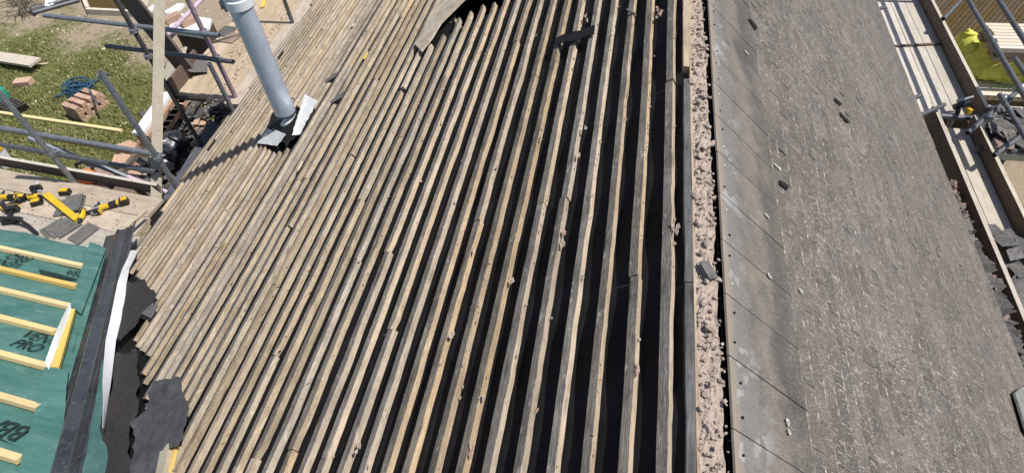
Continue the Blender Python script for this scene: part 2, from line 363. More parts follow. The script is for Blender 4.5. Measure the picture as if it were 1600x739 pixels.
# grass: short blades over the lawn seen past the scaffold
def grass():
    n = 42000
    pts = []
    for _ in range(n):
        px, py = rr(-60, 300), rr(25, 330)
        p = onZ(px, py, 0)
        if p.x > -5.9: continue
        a = onZ(0, 48, 0); b = onZ(240, 128, 0); k = (b.y - a.y) / (b.x - a.x)
        e = p.y - (a.y + (p.x - a.x) * k) + noise.noise(V((p.x * .7, p.y * .7, 3))) * 1.6
        if e > 0 and random.random() > math.exp(-e * 3) * .6: continue
        if p.x > -6.6 and random.random() < .7: continue
        if noise.noise(V((p.x * 1.3, p.y * 1.3, 0))) + rr(-.4, .4) > .45: continue
        pts.append((p.x, p.y))
    P = np.array(pts); m = len(P); an = rng.uniform(0, 6.28, m); h = rng.uniform(.03, .075, m); w = rng.uniform(.006, .012, m)
    ln = rng.uniform(-.05, .05, (m, 2))
    v = np.zeros((m, 3, 3)); dx = np.cos(an) * w; dy = np.sin(an) * w
    v[:, 0, 0] = P[:, 0] - dx; v[:, 0, 1] = P[:, 1] - dy; v[:, 1, 0] = P[:, 0] + dx; v[:, 1, 1] = P[:, 1] + dy
    v[:, 2, 0] = P[:, 0] + ln[:, 0]; v[:, 2, 1] = P[:, 1] + ln[:, 1]; v[:, 2, 2] = h; v[:, :2, 2] = .002
    me = bpy.data.meshes.new('grass'); me.from_pydata(v.reshape(-1, 3).tolist(), [], np.arange(m * 3).reshape(-1, 3).tolist()); me.materials.append(m_grass)
    o = bpy.data.objects.new('grass', me); scn.collection.objects.link(o); tag(o, 'short patchy green grass of the lawn beside the bare soil', 'grass', kind='stuff')
grass()
pb = B()
for _ in range(650):
    px, py = rr(-40, 480), rr(-30, 330) if random.random() < .6 else rr(-30, 120)
    p = onZ(px, py, 0)
    if p.x > -5.2: continue
    pb.rock((p.x, p.y, .005), rr(.008, .03) * (1.6 if random.random() < .06 else 1), .6)
tag(pb.build('pebbles', m_pale), 'pale stones and chips scattered over soil and lawn', 'pebbles', kind='stuff')

# ------------------------------------------------------------------ house
house = thing('house', 'stripped bungalow roof with bare battens on one slope and grey slates on the other', 'house', (0, 0, 0))
YA, YB = -1.4, 9.2
S_EAVE = 4.70; SE_R = 3.15
eL = L(S_EAVE, 0); eR = Rr(SE_R, 0)
w = B()
xl, xr = eL.x + .28, eR.x - .22
for (a, b) in (((xl, YA), (xl, YB)), ((xr, YA), (xr, YB))):
    w.frame(V((a[0], (YA + YB) / 2, 1.05)), V((.1, 0, 0)), V((0, (YB - YA) / 2, 0)), V((0, 0, 1.05)))
for y in (YA + .05, YB - .05):
    w.prism([(xl + .11, y, 0), (xr - .11, y, 0), (xr - .11, y, 2.2), (.25, y, 4.45), (xl + .11, y, 2.2)], (0, 1, 0), .08)
w.build('wall', m_wall, house)
c_ = B(); c_.box((( xl + xr) / 2, (YA + YB) / 2, 2.0), (xr - xl - .22, YB - YA - .3, .06)); c_.build('ceiling', m_dark, house)

# rafters
for i, y in enumerate(np.arange(YA + .2, YB, .46)):
    for (sa, sb) in (((-.02, .95), (1.64, S_EAVE + .02)) if 3.4 < y < 4.8 else ((-.02, S_EAVE + .02),)):
        r_ = B(); r_.beam(L(sa, y, -.10), L(sb, y, -.10), .045, .10, NL); r_.build('rafter', m_raft, house)
RAFT = list(np.arange(YA + .2, YB, .46))
# valley line of the extension
v0, v1 = onL(94, 739), onL(188, 370)
EX = V((.9952, -.098, 0)); vd = (v1 - v0)
NE = vd.cross(EX).normalized()
if NE.z < 0: NE = -NE
DE = EX.cross(NE).normalized()
if DE.z > 0: DE = -DE                       # down the extension slope (+Y)
def onE(x, y, off=0): return onP(x, y, v0 + NE * off, NE)
cutA, cutB = sy(onL(200, 385)), sy(onL(232, 745))
def cutY(s):
    return cutA[1] + (s - cutA[0]) * (cutB[1] - cutA[1]) / (cutB[0] - cutA[0])

# underlay felt, sagging between the rafters, with the opening left out
HS0, HS1, HY0, HY1 = .97, 1.60, 3.60, 4.75
fs_, fv = [], []
S = np.arange(-.05, S_EAVE + .001, .05); Y = np.arange(YA, YB, .0575)
idx = {}
for i, s_ in enumerate(S):
    for j, y in enumerate(Y):
        k = (y - RAFT[0]) / .46; fr = k - math.floor(k)
        sag = .004 + .02 * math.sin(math.pi * fr) ** 2 * (.6 + .4 * noise.noise(V((s_ * 2, math.floor(k) * 3.1, 0))))
        rip = .004 * noise.noise(V((s_ * 9, y * 9, 1)))
        idx[i, j] = len(fv); fv.append(L(s_, y, -.032 - max(0, sag) + rip))
for i in range(len(S) - 1):
    for j in range(len(Y) - 1):
        s_, y = S[i] + .025, Y[j] + .03
        if HS0 < s_ < HS1 and HY0 - .02 < y < HY1: continue
        if y < cutY(s_) - .34 and s_ > 1.6: continue
        fs_.append((idx[i, j], idx[i + 1, j], idx[i + 1, j + 1], idx[i, j + 1]))
fb = B(); fb.v = fv; fb.f = fs_; fb.m = [0] * len(fs_); fb.build('underlay_felt', m_felt, house, smooth=True)

# battens
def batten(k, y0, y1, ds, dz, mats, tw=0, w=.026, t=.029, broke=0):
    b = B(); n = max(2, int((y1 - y0) / .045)); s0 = k * .1 + ds
    top, side = [], []; o = 0; wob = rr(0, 99)
    for i in range(n + 1):
        y = y0 + (y1 - y0) * i / n
        q = .0022 * noise.noise(V((y * 1.3, k * 7.7 + wob, 0))) + .0012 * noise.noise(V((y * 9, k * 3.3 + wob, 5)))
        q2 = .0022 * noise.noise(V((y * 14, k * 5.1 + wob, 9))) + .0016 * noise.noise(V((y * 40, k * 5.1 + wob, 9))) + .004 * max(0, noise.noise(V((y * 3, k * 2.1 + wob, 4))) - .15) * 3
        dn = dz + .0025 * noise.noise(V((y * 1.7, k, wob)))
        wl, tk = w, t
        if broke and i in (0, n): wl *= rr(.45, .7)
        a = s0 + q; c = s0 - wl + q - q2
        b.v += [L(a, y, dn - tk), L(a, y, dn), L(c, y, dn), L(c, y, dn - tk)]
    fs, ms = [], []
    for i in range(n):
        q = 4 * i
        for j in range(4): fs.append((q + j, q + (j + 1) % 4, q + 4 + (j + 1) % 4, q + 4 + j)); ms.append(0 if j == 1 else 1)
    fs += [(3, 2, 1, 0), (4 * n, 4 * n + 1, 4 * n + 2, 4 * n + 3)]; ms += [1, 1]
    b.f = fs; b.m = ms
    return b.build('batten', mats, house)
fl0, fl1 = sy(onL(428, 212)), sy(onL(455, 178))       # opening round the flue
FS0, FS1 = 3.05, 3.42
flue_b = onL(452, 190)
fs_c, fy_c = sy(flue_b)
FPOLY = [sy(onL(*q)) for q in ((404, 226), (420, 198), (436, 168), (452, 168), (480, 165), (466, 215), (448, 232), (425, 236))]
for k in range(48):
    s_ = k * .1
    ys = YA
    if k >= 17: ys = max(YA, cutY(s_) + rr(-.05, .06))
    ends = []
    y = ys
    first = True
    while y < YB:
        ln = rr(2.2, 4.2) if not first else rr(.9, 3.6)
        yn = min(range(len(RAFT)), key=lambda q: abs(RAFT[q] - (y + ln))); e = RAFT[yn] + rr(-.02, .02)
        if e - y < .5: e = y + ln
        if YB - e < .7: e = YB
        ends.append((y, e)); y = e + rr(.002, .008); first = False
    # openings
    cuts = []
    if 10 <= k <= 15: cuts.append((3.63 + (k - 12) * .012 + rr(-.03, .03), 4.80))
    if k in (16, 17): cuts.append((3.56 + rr(-.04, .02) - (k - 16) * .05, 4.85))
    yy_ = []
    for i_ in range(len(FPOLY)):
        (sa, ya_), (sb, yb_) = FPOLY[i_], FPOLY[(i_ + 1) % len(FPOLY)]
        if (sa - s_ + .013) * (sb - s_ + .013) < 0: yy_.append(ya_ + (yb_ - ya_) * (s_ - .013 - sa) / (sb - sa))
    if len(yy_) > 1: cuts.append((min(yy_) + rr(-.02, .02), max(yy_) + rr(-.01, .01)))
    if k == 47: cuts += [(2.4, 3.38), (4.35, 4.8), (6.1, 6.5)]
    if k == 46: cuts += [(2.4, 2.96), (3.75, 3.9)]
    if k == 45: cuts += [(5.2, 5.34)]
    if k in (22,): cuts.append((4.55, 4.78))
    if k in (18,): cuts.append((3.02, 3.06))
    out = []
    for (a, e) in ends:
        seg = [(a, e)]
        for (c0, c1) in cuts:
            nw = []
            for (p, q) in seg:
                if q <= c0 or p >= c1: nw.append((p, q)); continue
                if p < c0: nw.append((p, c0))
                if q > c1: nw.append((c1, q))
            seg = nw
        out += seg
    for (a, e) in out:
        if e - a < .08: continue
        brk = any(abs(e - c0) < .01 for c0, _ in cuts)
        mats = [m_bt, m_bs] if k < 14 else [random.choice((m_bt, m_bd)), m_bd if random.random() < .7 else m_bs]
        batten(k, a, e, rr(-.004, .004), rr(-.0035, .0015), mats, broke=brk, w=rr(.024, .028), t=rr(.025, .029))

# ridge: board, mortar bed, rubble
xb0 = .159 * 1.40; xb1 = .175 * 1.40; zr = 4.598
for (a, e) in ((YA, 1.06), (1.064, 2.02), (2.10, 4.3), (4.304, YB)):
    b = B(); b.beam((( xb0 + xb1) / 2, a, zr - .06), ((xb0 + xb1) / 2, e, zr - .06), xb1 - xb0, .12, n=int((e - a) / .08) + 2, jit=.0012); b.build('ridge_board', m_ridge if a != 2.10 else [m_bs], house)
b = B(); b.box((xb1 + .0042, (YA + YB) / 2, zr - .062), (.006, YB - YA, .118)); b.build('ridge_fillet', m_bs, house)
mb = B(); nx, ny = 9, 560
x0, x1 = xb1 + .008, .3205
for j in range(ny + 1):
    y = YA + (YB - YA) * j / ny
    jag = .010 * noise.noise(V((0, y * 9, 2))) + .008 * noise.noise(V((0, y * 45, 2)))
    for i in range(nx + 1):
        f = i / nx; x = x0 + (x1 - .004 + jag - x0) * f
        z = 4.590 + .010 * noise.noise(V((x * 20, y * 9, 0))) + .008 * noise.noise(V((x * 90, y * 70, 3))) + .004 * noise.noise(V((x * 200, y * 160, 3)))
        if y > 2.25: z -= .012
        mb.v.append(V((x, y, z if 0 < i < nx else z - (.04 if i == nx else 0) + (.004 if i > 5 and y < 2.2 else 0))))
for j in range(ny):
    for i in range(nx):
        q = j * (nx + 1) + i; mb.f.append((q, q + 1, q + nx + 2, q + nx + 1)); mb.m.append(0)
mb.build('mortar_bed', m_mortar, house)
c_ = B(); c_.box((( x0 + x1) / 2 + .01, (YA + YB) / 2, 4.45), (x1 - x0 + .03, YB - YA, .08)); c_.build('ridge_packing', m_dark, house)
rb = B()
for _ in range(1500):
    y = rr(.4, 5.5); dens = .35 + .65 * (noise.noise(V((0, y * 2.2, 8))) > -.05)
    if random.random() > dens: continue
    x = rr(x0 + .004, x1 - .004); rb.rock((x, y, 4.594 + (-.010 if y > 2.25 else 0) + rr(-.004, .006)), rr(.0025, .0085), .7)
for _ in range(80):
    y = rr(.4, 5.5)
    if noise.noise(V((0, y * 1.6, 5))) < -.1: continue
    rb.rock((rr(x0 + .006, x1 - .002), y, 4.598 - (.010 if y > 2.25 else 0)), rr(.006, .015), .6)
tag(rb.build('mortar_crumbs', m_mortar, house), kind='stuff')
lumps = [(1100, 60, .014), (1083, 128, .017), (1096, 140, .014), (1091, 158, .012), (1098, 185, .011), (1099, 225, .018), (1090, 236, .010), (1097, 262, .012), (1086, 305, .016), (1092, 350, .010),
         (1104, 380, .012), (1098, 395, .009), (1110, 512, .014), (1095, 640, .008), (1110, 600, .007), (1092, 100, .012), (1101, 150, .013), (1088, 170, .012), (1094, 245, .012), (1101, 232, .012), (1105, 440, .009)]
for (px, py, r_) in lumps:
    p = onZ(px, py, 4.60); b = B(); b.rock((p.x, p.y, 4.602), r_ * 1.35, .75); b.build('mortar_lump', m_mortar, house)
p = onZ(1106, 425, 4.60); b = B(); b.box((p.x, p.y, 4.610), (.028, .06, .006), Euler((.1, .2, .5))); b.build('slate_fragment', m_tile, house)

# right slope: roof deck and slates
b = B(); b.frame((Rr(SE_R / 2, (YA + YB) / 2, -.055)), DR * (SE_R / 2 - .01), V((0, (YB - YA) / 2, 0)), NR * .02); b.build('slate_boarding', m_felt, house)
b = B(); b.frame(V((.3203, (YA + YB) / 2, 4.535)), V((.002, 0, 0)), V((0, (YB - YA) / 2, 0)), V((0, 0, .045))); b.build('gap_shade_strip', m_felt, house)  # black strip added to darken the slot between mortar and slates
# the slate material's slope coordinate: Mapping rotates by BE about Y

def rotY(p): return Matrix.Rotation(-BE, 3, 'Y') @ p
SX0 = rotY(PR).x
if abs(rotY(DR).x - 1) > 1e-3:             # guard the sense of the rotation
    raise RuntimeError('slope rotation')
m_slate = slate_mat()

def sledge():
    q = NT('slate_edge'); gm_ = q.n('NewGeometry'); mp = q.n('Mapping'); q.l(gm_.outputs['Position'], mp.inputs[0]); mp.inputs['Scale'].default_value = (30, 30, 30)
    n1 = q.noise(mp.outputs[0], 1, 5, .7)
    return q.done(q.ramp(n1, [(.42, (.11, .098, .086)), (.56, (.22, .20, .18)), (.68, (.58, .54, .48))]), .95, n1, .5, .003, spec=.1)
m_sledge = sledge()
TOPW, GA, SW = .352, .0665, .1935
yj0 = onR(1143, 672).y
slots = []
nc = int((SE_R - TOPW) / GA) + 1
def slate_mesh(ln, wd, th=.0065, bv=.0006):
    q = B(); e = ln - .006; d = .0016 * 0
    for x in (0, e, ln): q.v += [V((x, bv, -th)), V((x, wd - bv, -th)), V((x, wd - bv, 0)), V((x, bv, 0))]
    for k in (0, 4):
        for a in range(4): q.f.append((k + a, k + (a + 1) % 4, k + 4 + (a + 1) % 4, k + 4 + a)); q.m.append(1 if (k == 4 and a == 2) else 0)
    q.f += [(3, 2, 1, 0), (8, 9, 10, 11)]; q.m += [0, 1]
    q.f = [tuple(reversed(f)) for f in q.f]
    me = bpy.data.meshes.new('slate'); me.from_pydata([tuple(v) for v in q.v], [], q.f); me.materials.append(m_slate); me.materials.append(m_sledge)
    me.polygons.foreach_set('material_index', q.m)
    bm = bmesh.new(); bm.from_mesh(me); bmesh.ops.recalc_face_normals(bm, faces=bm.faces); bm.to_mesh(me); bm.free(); return me, q
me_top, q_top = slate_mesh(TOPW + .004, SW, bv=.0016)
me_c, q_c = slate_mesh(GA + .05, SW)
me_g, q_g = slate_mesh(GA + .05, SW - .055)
gaps = []
for (px, py) in ((1175, 38), (1226, 289), (1316, 161), (1324, 186)):
    gaps.append(syR(onR(px, py)))
BASE = Matrix((( DR.x, 0, NR.x), (0, 1, 0), (DR.z, 0, NR.z)))
allsl = []
for r_ in range(nc + 1):
    yoff = 0 if r_ % 2 == 0 else SW / 2
    j0 = int((YA - yj0) / SW) - 1; j1 = int((YB - yj0) / SW) + 1
    s_top = 0 if r_ == 0 else TOPW + (r_ - 1) * GA - .05
    if r_ == 0: ln = TOPW
    for j in range(j0, j1):
        y = yj0 + yoff + j * SW
        if y < YA - .1 or y > YB: continue
        g_ = 0
        if r_ > 0:
            for (gs, gy) in gaps:
                if abs((s_top + .05 + GA / 2) - gs) < GA / 2 and y < gy < y + SW: g_ = 1
        # exposed lower edge lies proud of the course below
        lift_lo = .0115 + rr(-.0015, .0018); lift_hi = .004
        ln = TOPW if r_ == 0 else GA + .05
        tilt = -math.atan2(lift_lo - lift_hi, ln)
        rot = BASE.to_4x4() @ Matrix.Rotation(tilt, 4, 'Y') @ Matrix.Rotation(rr(-.0025, .0025), 4, 'Z')
        if r_ == 0: rot = BASE.to_4x4() @ Matrix.Rotation(-.012 + rr(-.003, .003), 4, 'Y')
        o_ = Rr(s_top + rr(-.0015, .0015), y, (.006 if r_ else .010))
        mat = Matrix.Translation(o_) @ rot
        c = Rr(s_top + ln / 2, y + SW / 2); cl = M @ np.array([c.x, c.y, c.z - CAMZ]); px = 800 + FPX * cl[0] / cl[2]; py = 369.5 - FPX * cl[1] / cl[2]
        vis = -60 < px < 1640 and -60 < py < 800 and cl[2] > 0
        allsl.append((-(1 if vis else 0) * 1000 / cl[2] * (5 if r_ == 0 else 1), r_, g_, mat))
allsl.sort(key=lambda q: q[0])
rest = B()
for i, (_, r_, g_, mat) in enumerate(allsl):
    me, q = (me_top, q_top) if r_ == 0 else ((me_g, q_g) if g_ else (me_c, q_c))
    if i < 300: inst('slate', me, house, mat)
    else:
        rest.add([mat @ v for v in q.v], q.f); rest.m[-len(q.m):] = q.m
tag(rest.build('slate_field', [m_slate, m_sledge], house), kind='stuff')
for q in (((1169, 30), (1174, 31), (1184, 44), (1180, 47)), ((1218, 281), (1232, 291), (1230, 297), (1219, 289)), ((1305, 153), (1316, 163), (1313, 166), (1303, 156)), ((1312, 175), (1328, 191), (1324, 193), (1313, 181))):
    b = B(); b.prism([onR(x, y, .0175) for x, y in q], NR, .002); b.build('gap_dark_plate', m_felt, house)  # black plates laid on top, painting the felt and shade inside the gaps
# nail heads and lichen on the slates
nb = B(); ng = B()
for j in range(-9, 40):
    for k_ in (.22, .72):
        y = yj0 + j * SW + SW * k_ + rr(-.01, .01); s_ = .03 + rr(-.006, .01)
        c = Rr(s_, y, .0115); (nb if random.random() < .6 else ng).tube([c - NR * .002, c + NR * .003], rr(.0024, .004), 7)
tag(nb.build('nail_hole', m_felt, house), kind='stuff'); tag(ng.build('nail_head', m_alu, house), kind='stuff')
lb = B()
for (px, py, ra, rb_) in ((1165, 84, .019, .008), (1213, 262, .03, .006), (1200, 432, .011, .010), (1249, 455, .013, .009), (1228, 660, .011, .012), (1230, 675, .009, .009), (1196, 338, .016, .007), (1170, 8, .012, .006)):
    c0 = onR(px, py, .013); s0_, y0_ = syR(c0); n_ = 22; pts = []; pin = []
    for i in range(n_):
        t = 6.283 * i / n_; k_ = .85 + .5 * noise.noise(V((math.cos(t) * 2, math.sin(t) * 2, px)))
        pts.append(Rr(s0_ + math.cos(t) * ra * k_, y0_ + math.sin(t) * rb_ * k_, .0195)); pin.append(Rr(s0_ + math.cos(t) * ra * k_ * .3, y0_ + math.sin(t) * rb_ * k_ * .25, .0195))
    lb.add(pts + pin, [(i, (i + 1) % n_, n_ + (i + 1) % n_, n_ + i) for i in range(n_)])
tag(lb.build('lichen_ring', m_lichen, house), kind='stuff')

# pale board beside the opening
b = B(); q = [onL(660, 82, .001), onL(676, 62, .001), onL(690, 38, .001), onL(728, 0, .001), onL(760, -30, .001), onL(712, -30, .001), onL(692, 0, .001), onL(672, 36, .001), onL(650, 72, .001)]
b.prism(q, NL, .016); b.build('opening_lining', plain('dusty_board', (.44, .35, .245), .95, .3, 14, bs=.8, col2=(.58, .50, .41)), house)

# debris caught on the battens
db = B(); dt = B()
for _ in range(520):
    k = int(rr(0, 40)); y = rr(.2, 6.5); s_ = k * .1 - .026 - rr(.0, .008)
    r_ = rr(.003, .008) * (1.7 if random.random() < .12 else 1)
    p = L(s_ - .004, y, -.002 - rr(0, .02)); d_ = V((rr(-.5, .5), 1, rr(-.4, .4))).normalized(); e_ = d_.cross(NL + V((rr(-.9, .9), 0, 0))).normalized()
    (db if random.random() < .75 else dt).prism([p - d_ * r_ * rr(.8, 2), p + e_ * r_ * rr(.4, 1), p + d_ * r_ * rr(.6, 2), p - e_ * r_ * rr(.3, 1)], d_.cross(e_), .003)
for (px, py, r_) in ((1057, 355, .014), (1050, 352, .009), (1027, 14, .012), (1032, 20, .013), (1026, 28, .010), (914, 25, .011), (917, 32, .010), (915, 200, .009), (903, 243, .010), (845, 215, .008), (880, 365, .011), (881, 378, .010), (740, 390, .009), (996, 575, .012), (755, 620, .009), (735, 705, .013), (800, 440, .009), (843, 360, .006), (705, 525, .010), (560, 700, .01)):
    p = onL(px, py, .002)
    for _q in range(3):
        c_ = p + V((rr(-.3, .3) * r_, rr(-1.2, 1.2) * r_, 0)); d_ = (V((rr(-.4, .4), 1, rr(-.3, .3)))).normalized(); e_ = d_.cross(NL + V((rr(-.8, .8), rr(-.3, .3), 0))).normalized()
        (dt if r_ in (.011, .013, .012) else db).prism([c_ - d_ * r_ * rr(.8, 1.6), c_ + e_ * r_ * rr(.3, .9), c_ + d_ * r_ * rr(.8, 1.5), c_ - e_ * r_ * rr(.2, .8)], d_.cross(e_), .0035)
for _ in range(1500):
    k = int(abs(random.gauss(0, 9))); y = rr(.2, 6.5); s_ = k * .1 - .026
    if noise.noise(V((y * 1.5, k * 3.7, 2))) < .05 or k > 40: continue
    db.rock(L(s_ - rr(0, .004), y, -rr(0, .018)), rr(.002, .0048), .9)
tag(db.build('mortar_debris', m_mortar), 'crumbs of pale mortar caught along the bare battens', 'debris', kind='stuff')
tag(dt.build('tile_debris', m_terr), 'small reddish tile chips caught along the bare battens', 'debris', kind='stuff')
# nails sticking out of the battens
nl_ = B()
for _ in range(120):
    k = int(rr(2, 47)); y = random.choice(RAFT) + rr(-.03, .03); s_ = k * .1 - .013; a = L(s_, y, 0)
    nl_.tube([a, a + NL * rr(.006, .016) + V((rr(-.006, .006), rr(-.012, .012), 0))], .0017, 5)
tag(nl_.build('bent_nails', m_lead, house), kind='stuff')

def slab(name, pts, n, t, mat, parent=None): 
    b = B(); b.prism(pts, n, t); return b.build(name, mat, parent)
def blob_sheet(name, outline, off, th, mat, amp=.01, parent=None, f=onL, nrm=NL, jag=6):
    """a torn sheet with a ragged edge, following a slope and crumpled"""
    pts = []
    m = len(outline)
    for i in range(m):
        a, c = V(outline[i]), V(outline[(i + 1) % m])
        for j in range(jag):
            q = a.lerp(c, j / jag); q += V((noise.noise(V((q.x * .13, q.y * .13, 1))) * 5 + rr(-1, 1), noise.noise(V((q.x * .13, q.y * .13, 7))) * 5 + rr(-1, 1), 0)); pts.append(q)
    bm = bmesh.new(); vs_ = []
    for q in pts: vs_.append(bm.verts.new((q.x, q.y, 0)))
    bm.faces.new(vs_); bmesh.ops.triangulate(bm, faces=bm.faces)
    bmesh.ops.subdivide_edges(bm, edges=[e for e in bm.edges if e.calc_length() > 8], cuts=3, use_grid_fill=True)
    bmesh.ops.triangulate(bm, faces=bm.faces)
    b = B(); bm.verts.index_update(); up, lo = [], []
    for v in bm.verts:
        w_ = f(v.co.x, v.co.y, off); z = amp * (noise.noise(w_ * 6) + .5 * noise.noise(w_ * 17)) + amp
        up.append(w_ + nrm * (z + th)); lo.append(w_ + nrm * z)
    n = len(up); fs = [tuple(v.index for v in fc.verts) for fc in bm.faces]
    b.add(up + lo, fs + [tuple(i + n for i in reversed(t)) for t in fs] + [(e.verts[0].index, e.verts[1].index, e.verts[1].index + n, e.verts[0].index + n) for e in bm.edges if len(e.link_faces) == 1])
    bm.free(); return b.build(name, mat, parent, smooth=True)
V2 = lambda *a: V((a[0], a[1], 0))
o = blob_sheet('felt_scrap', [V2(872, 60), V2(868, 66), V2(872, 72), V2(905, 63), V2(930, 54), V2(932, 44), V2(926, 44), V2(900, 50)], .008, .004, m_felt, .004, jag=3)
tag(o, 'long strip of torn black felt lying across the upper battens', 'felt scrap')
o = blob_sheet('felt_scrap', [V2(190, 437), V2(214, 442), V2(226, 436), V2(236, 452), V2(249, 460), V2(241, 478), V2(222, 490), V2(214, 512), V2(188, 536), V2(178, 512)], .012, .003, m_felt_torn, .012)
tag(o, 'uppermost torn brown felt flap beside the white strip', 'felt scrap')
o = blob_sheet('felt_scrap', [V2(182, 556), V2(217, 547), V2(219, 585), V2(219, 640), V2(206, 665), V2(208, 745), V2(168, 745), V2(172, 700), V2(158, 672), V2(178, 610)], .004, .003, m_felt_torn, .012)
tag(o, 'largest dark brown felt flap, hanging down beside the valley', 'felt scrap')
o = blob_sheet('felt_scrap', [V2(250, 600), V2(287, 592), V2(289, 612), V2(300, 640), V2(298, 668), V2(282, 698), V2(262, 692), V2(255, 700), V2(250, 745), V2(208, 745), V2(214, 690), V2(210, 665), V2(228, 640), V2(238, 618)], .028, .003, m_felt_under, .018)
tag(o, 'smooth grey torn felt turned over on the batten ends', 'felt scrap')
b = B(); p0, p1 = onL(265, 700, .02), onL(254, 760, .02); b.beam(p0, p1, .05, .05, NL); tag(b.build('timber_offcut', m_post), 'short pale timber block poking out under the grey felt', 'timber')
b = B(); p0, p1 = onL(262, 738, .0), onL(278, 700, .0); b.prism([onL(258, 742, .006), onL(268, 742, .006), onL(281, 697, .006), onL(266, 697, .006)], NL, .018); tag(b.build('timber_offcut', m_new), 'fresh pale timber end beside the grey felt', 'timber')
b = B(); q = [onL(222, 490, .02), onL(236, 497, .02), onL(248, 478, .03), onL(240, 474, .03)]; b.prism(q, NL, .006); tag(b.build('slate_offcut', m_tile), 'dark slate corner showing under the upper felt flap', 'slate')
for (px, py, l_, w_, rz, mt, lb_) in ((469, 260, .10, .022, .2, m_pale, 'pale splinter of wood lying on the battens left of centre'), (572, 88, .11, .028, .1, m_newy, 'yellowish wood splinter on the far battens right of the flue'),
                                   (552, 40, .07, .02, .1, m_pale, 'small pale splinter on the battens near the top edge')):
    b = B(); c = onL(px, py, .008); d = (V((0, 1, 0)) + DL * rz).normalized(); sd_ = d.cross(NL); q = [c - d * l_ * .5, c - d * l_ * .1 + sd_ * w_ * .5, c + d * l_ * .5 + sd_ * w_ * .2, c + d * l_ * .4 - sd_ * w_ * .3, c - d * l_ * .2 - sd_ * w_ * .5]
    b.prism(q, NL + d * .15, .007); tag(b.build('wood_splinter', mt), lb_, 'splinter')
for (px, py, lb_) in ((507, 128, 'black slate shard sticking up above the flue flashing'), (516, 160, 'dark slate shard lying right of the flue flashing')):
    b = B(); c = onL(px, py, .012); b.prism([c, c + V((.08, .10, .03)), c + V((.10, .02, .04)), c + V((.03, -.04, .02))], NL, .006); tag(b.build('slate_shard', m_tile), lb_, 'slate')
b = B(); p = onL(988, 21, .0); b.frame(p + NL * .006, V((.022, .004, -.012)), V((-.002, .008, 0)), NL * .006); tag(b.build('timber_chip', m_bt), 'little grey wood chip bridging two battens near the top', 'chip')

# ------------------------------------------------------------------ flue
fbp = flue_b.copy()
flue = thing('flue_pipe', 'tall grey metal flue pipe rising from the battens', 'flue', fbp - V((0, 0, .12)))
b = B(); b.tube([fbp + V((0, 0, z)) for z in (.085, .10, .35, .7, .985)], .079, 40, True); b.build('pipe', m_flue, flue, True)
b = B(); b.tube([fbp + V((0, 0, z)) for z in (.97, .975, 1.035, 1.04)], .085, 40, True, rs=[.081, .088, .088, .081]); b.build('locking_band', m_white, flue, True)
b = B(); b.tube([fbp + V((0, 0, z)) for z in (1.0, 1.55)], .079, 40); b.build('upper_pipe', m_flue, flue, True)
b = B(); b.box(fbp + V((-.095, -.03, 1.0)), (.04, .03, .05)); b.tube([fbp + V((-.10, -.06, .985)), fbp + V((-.10, .02, .985))], .008, 8); b.box(fbp + V((-.105, .0, .955)), (.02, .05, .03)); b.build('band_clamp', m_galv, flue)
b = B(); b.tube([fbp + V((0, 0, z)) for z in (.085, .09, .10)], .082, 40, rs=[.080, .0815, .0805]); b.build('lower_seam', m_lead, flue, True)
b = B(); b.tube([fbp + NL * z + V((0, -.004, .02)) for z in (-.06, .0, .01)], .075, 36, rs=[.072, .074, .070]); b.build('white_seal', m_white, flue, True)
b = B()
n = 26; q0 = L(fs_c + .14, fy_c - .14, -.024)
b.frame(L(fs_c + .02, fy_c - .01, -.030), DL * .165, V((0, .15, 0)), NL * .004); b.build('lead_slate', m_felt, flue)
def crumple(name, quad, nu, nv, amp, th, mat, parent, curl=None):
    b = B(); up = []; 
    nrm = (quad[1] - quad[0]).cross(quad[3] - quad[0]).normalized()
    if nrm.z < 0: nrm = -nrm
    for j in range(nv + 1):
        for i in range(nu + 1):
            u, v = i / nu, j / nv; p = quad[0].lerp(quad[1], u).lerp(quad[3].lerp(quad[2], u), v)
            p = p + nrm * (amp * (noise.noise(p * 22) + .6 * noise.noise(p * 55)) + (curl(u, v) if curl else 0))
            up.append(p)
    lo = [p - nrm * th for p in up]; n_ = len(up); W = nu + 1; fs = []
    for j in range(nv):
        for i in range(nu):
            q = j * W + i; fs += [(q, q + 1, q + W + 1, q + W), (n_ + q + W, n_ + q + W + 1, n_ + q + 1, n_ + q)]
    for i in range(nu):
        a = i; c = nv * W + i; fs += [(a, n_ + a, n_ + a + 1, a + 1), (c + 1, n_ + c + 1, n_ + c, c)]
    for j in range(nv):
        a = j * W; c = j * W + nu; fs += [(a + W, n_ + a + W, n_ + a, a), (c, n_ + c, n_ + c + W, c + W)]
    b.add(up + lo, fs); return b.build(name, mat, parent, True)
o = blob_sheet('flue_boot', [V2(417, 200), V2(433, 172), V2(450, 168), V2(468, 176), V2(466, 205), V2(458, 222), V2(448, 230), V2(436, 212)], .002, .003, m_felt, .008)
tag(o, 'crumpled black rubber boot round the base of the flue', 'flue boot')
flash = thing('flue_flashing', 'torn silvery flashing curled up round the foot of the flue', 'flashing', onL(445, 215))
crumple('side_flap', [onL(459, 214, .01), onL(468, 210, .008), onL(496, 158, .03), onL(479, 150, .05)], 8, 20, .006, .0015, m_alu, flash, lambda u, v: .02 * (1 - u) ** 2)
crumple('front_flap', [onL(402, 224, .008), onL(433, 228, .008), onL(449, 212, .02), onL(420, 199, .008)], 14, 8, .004, .0015, m_alu, flash, lambda u, v: .015 * v * u)
b = B()
for _ in range(60):
    p = onL(rr(417, 432), rr(203, 214), .012); b.rock(p, rr(.003, .008), .8)
tag(b.build('grit', m_mortar, flash), kind='stuff')
b = B()
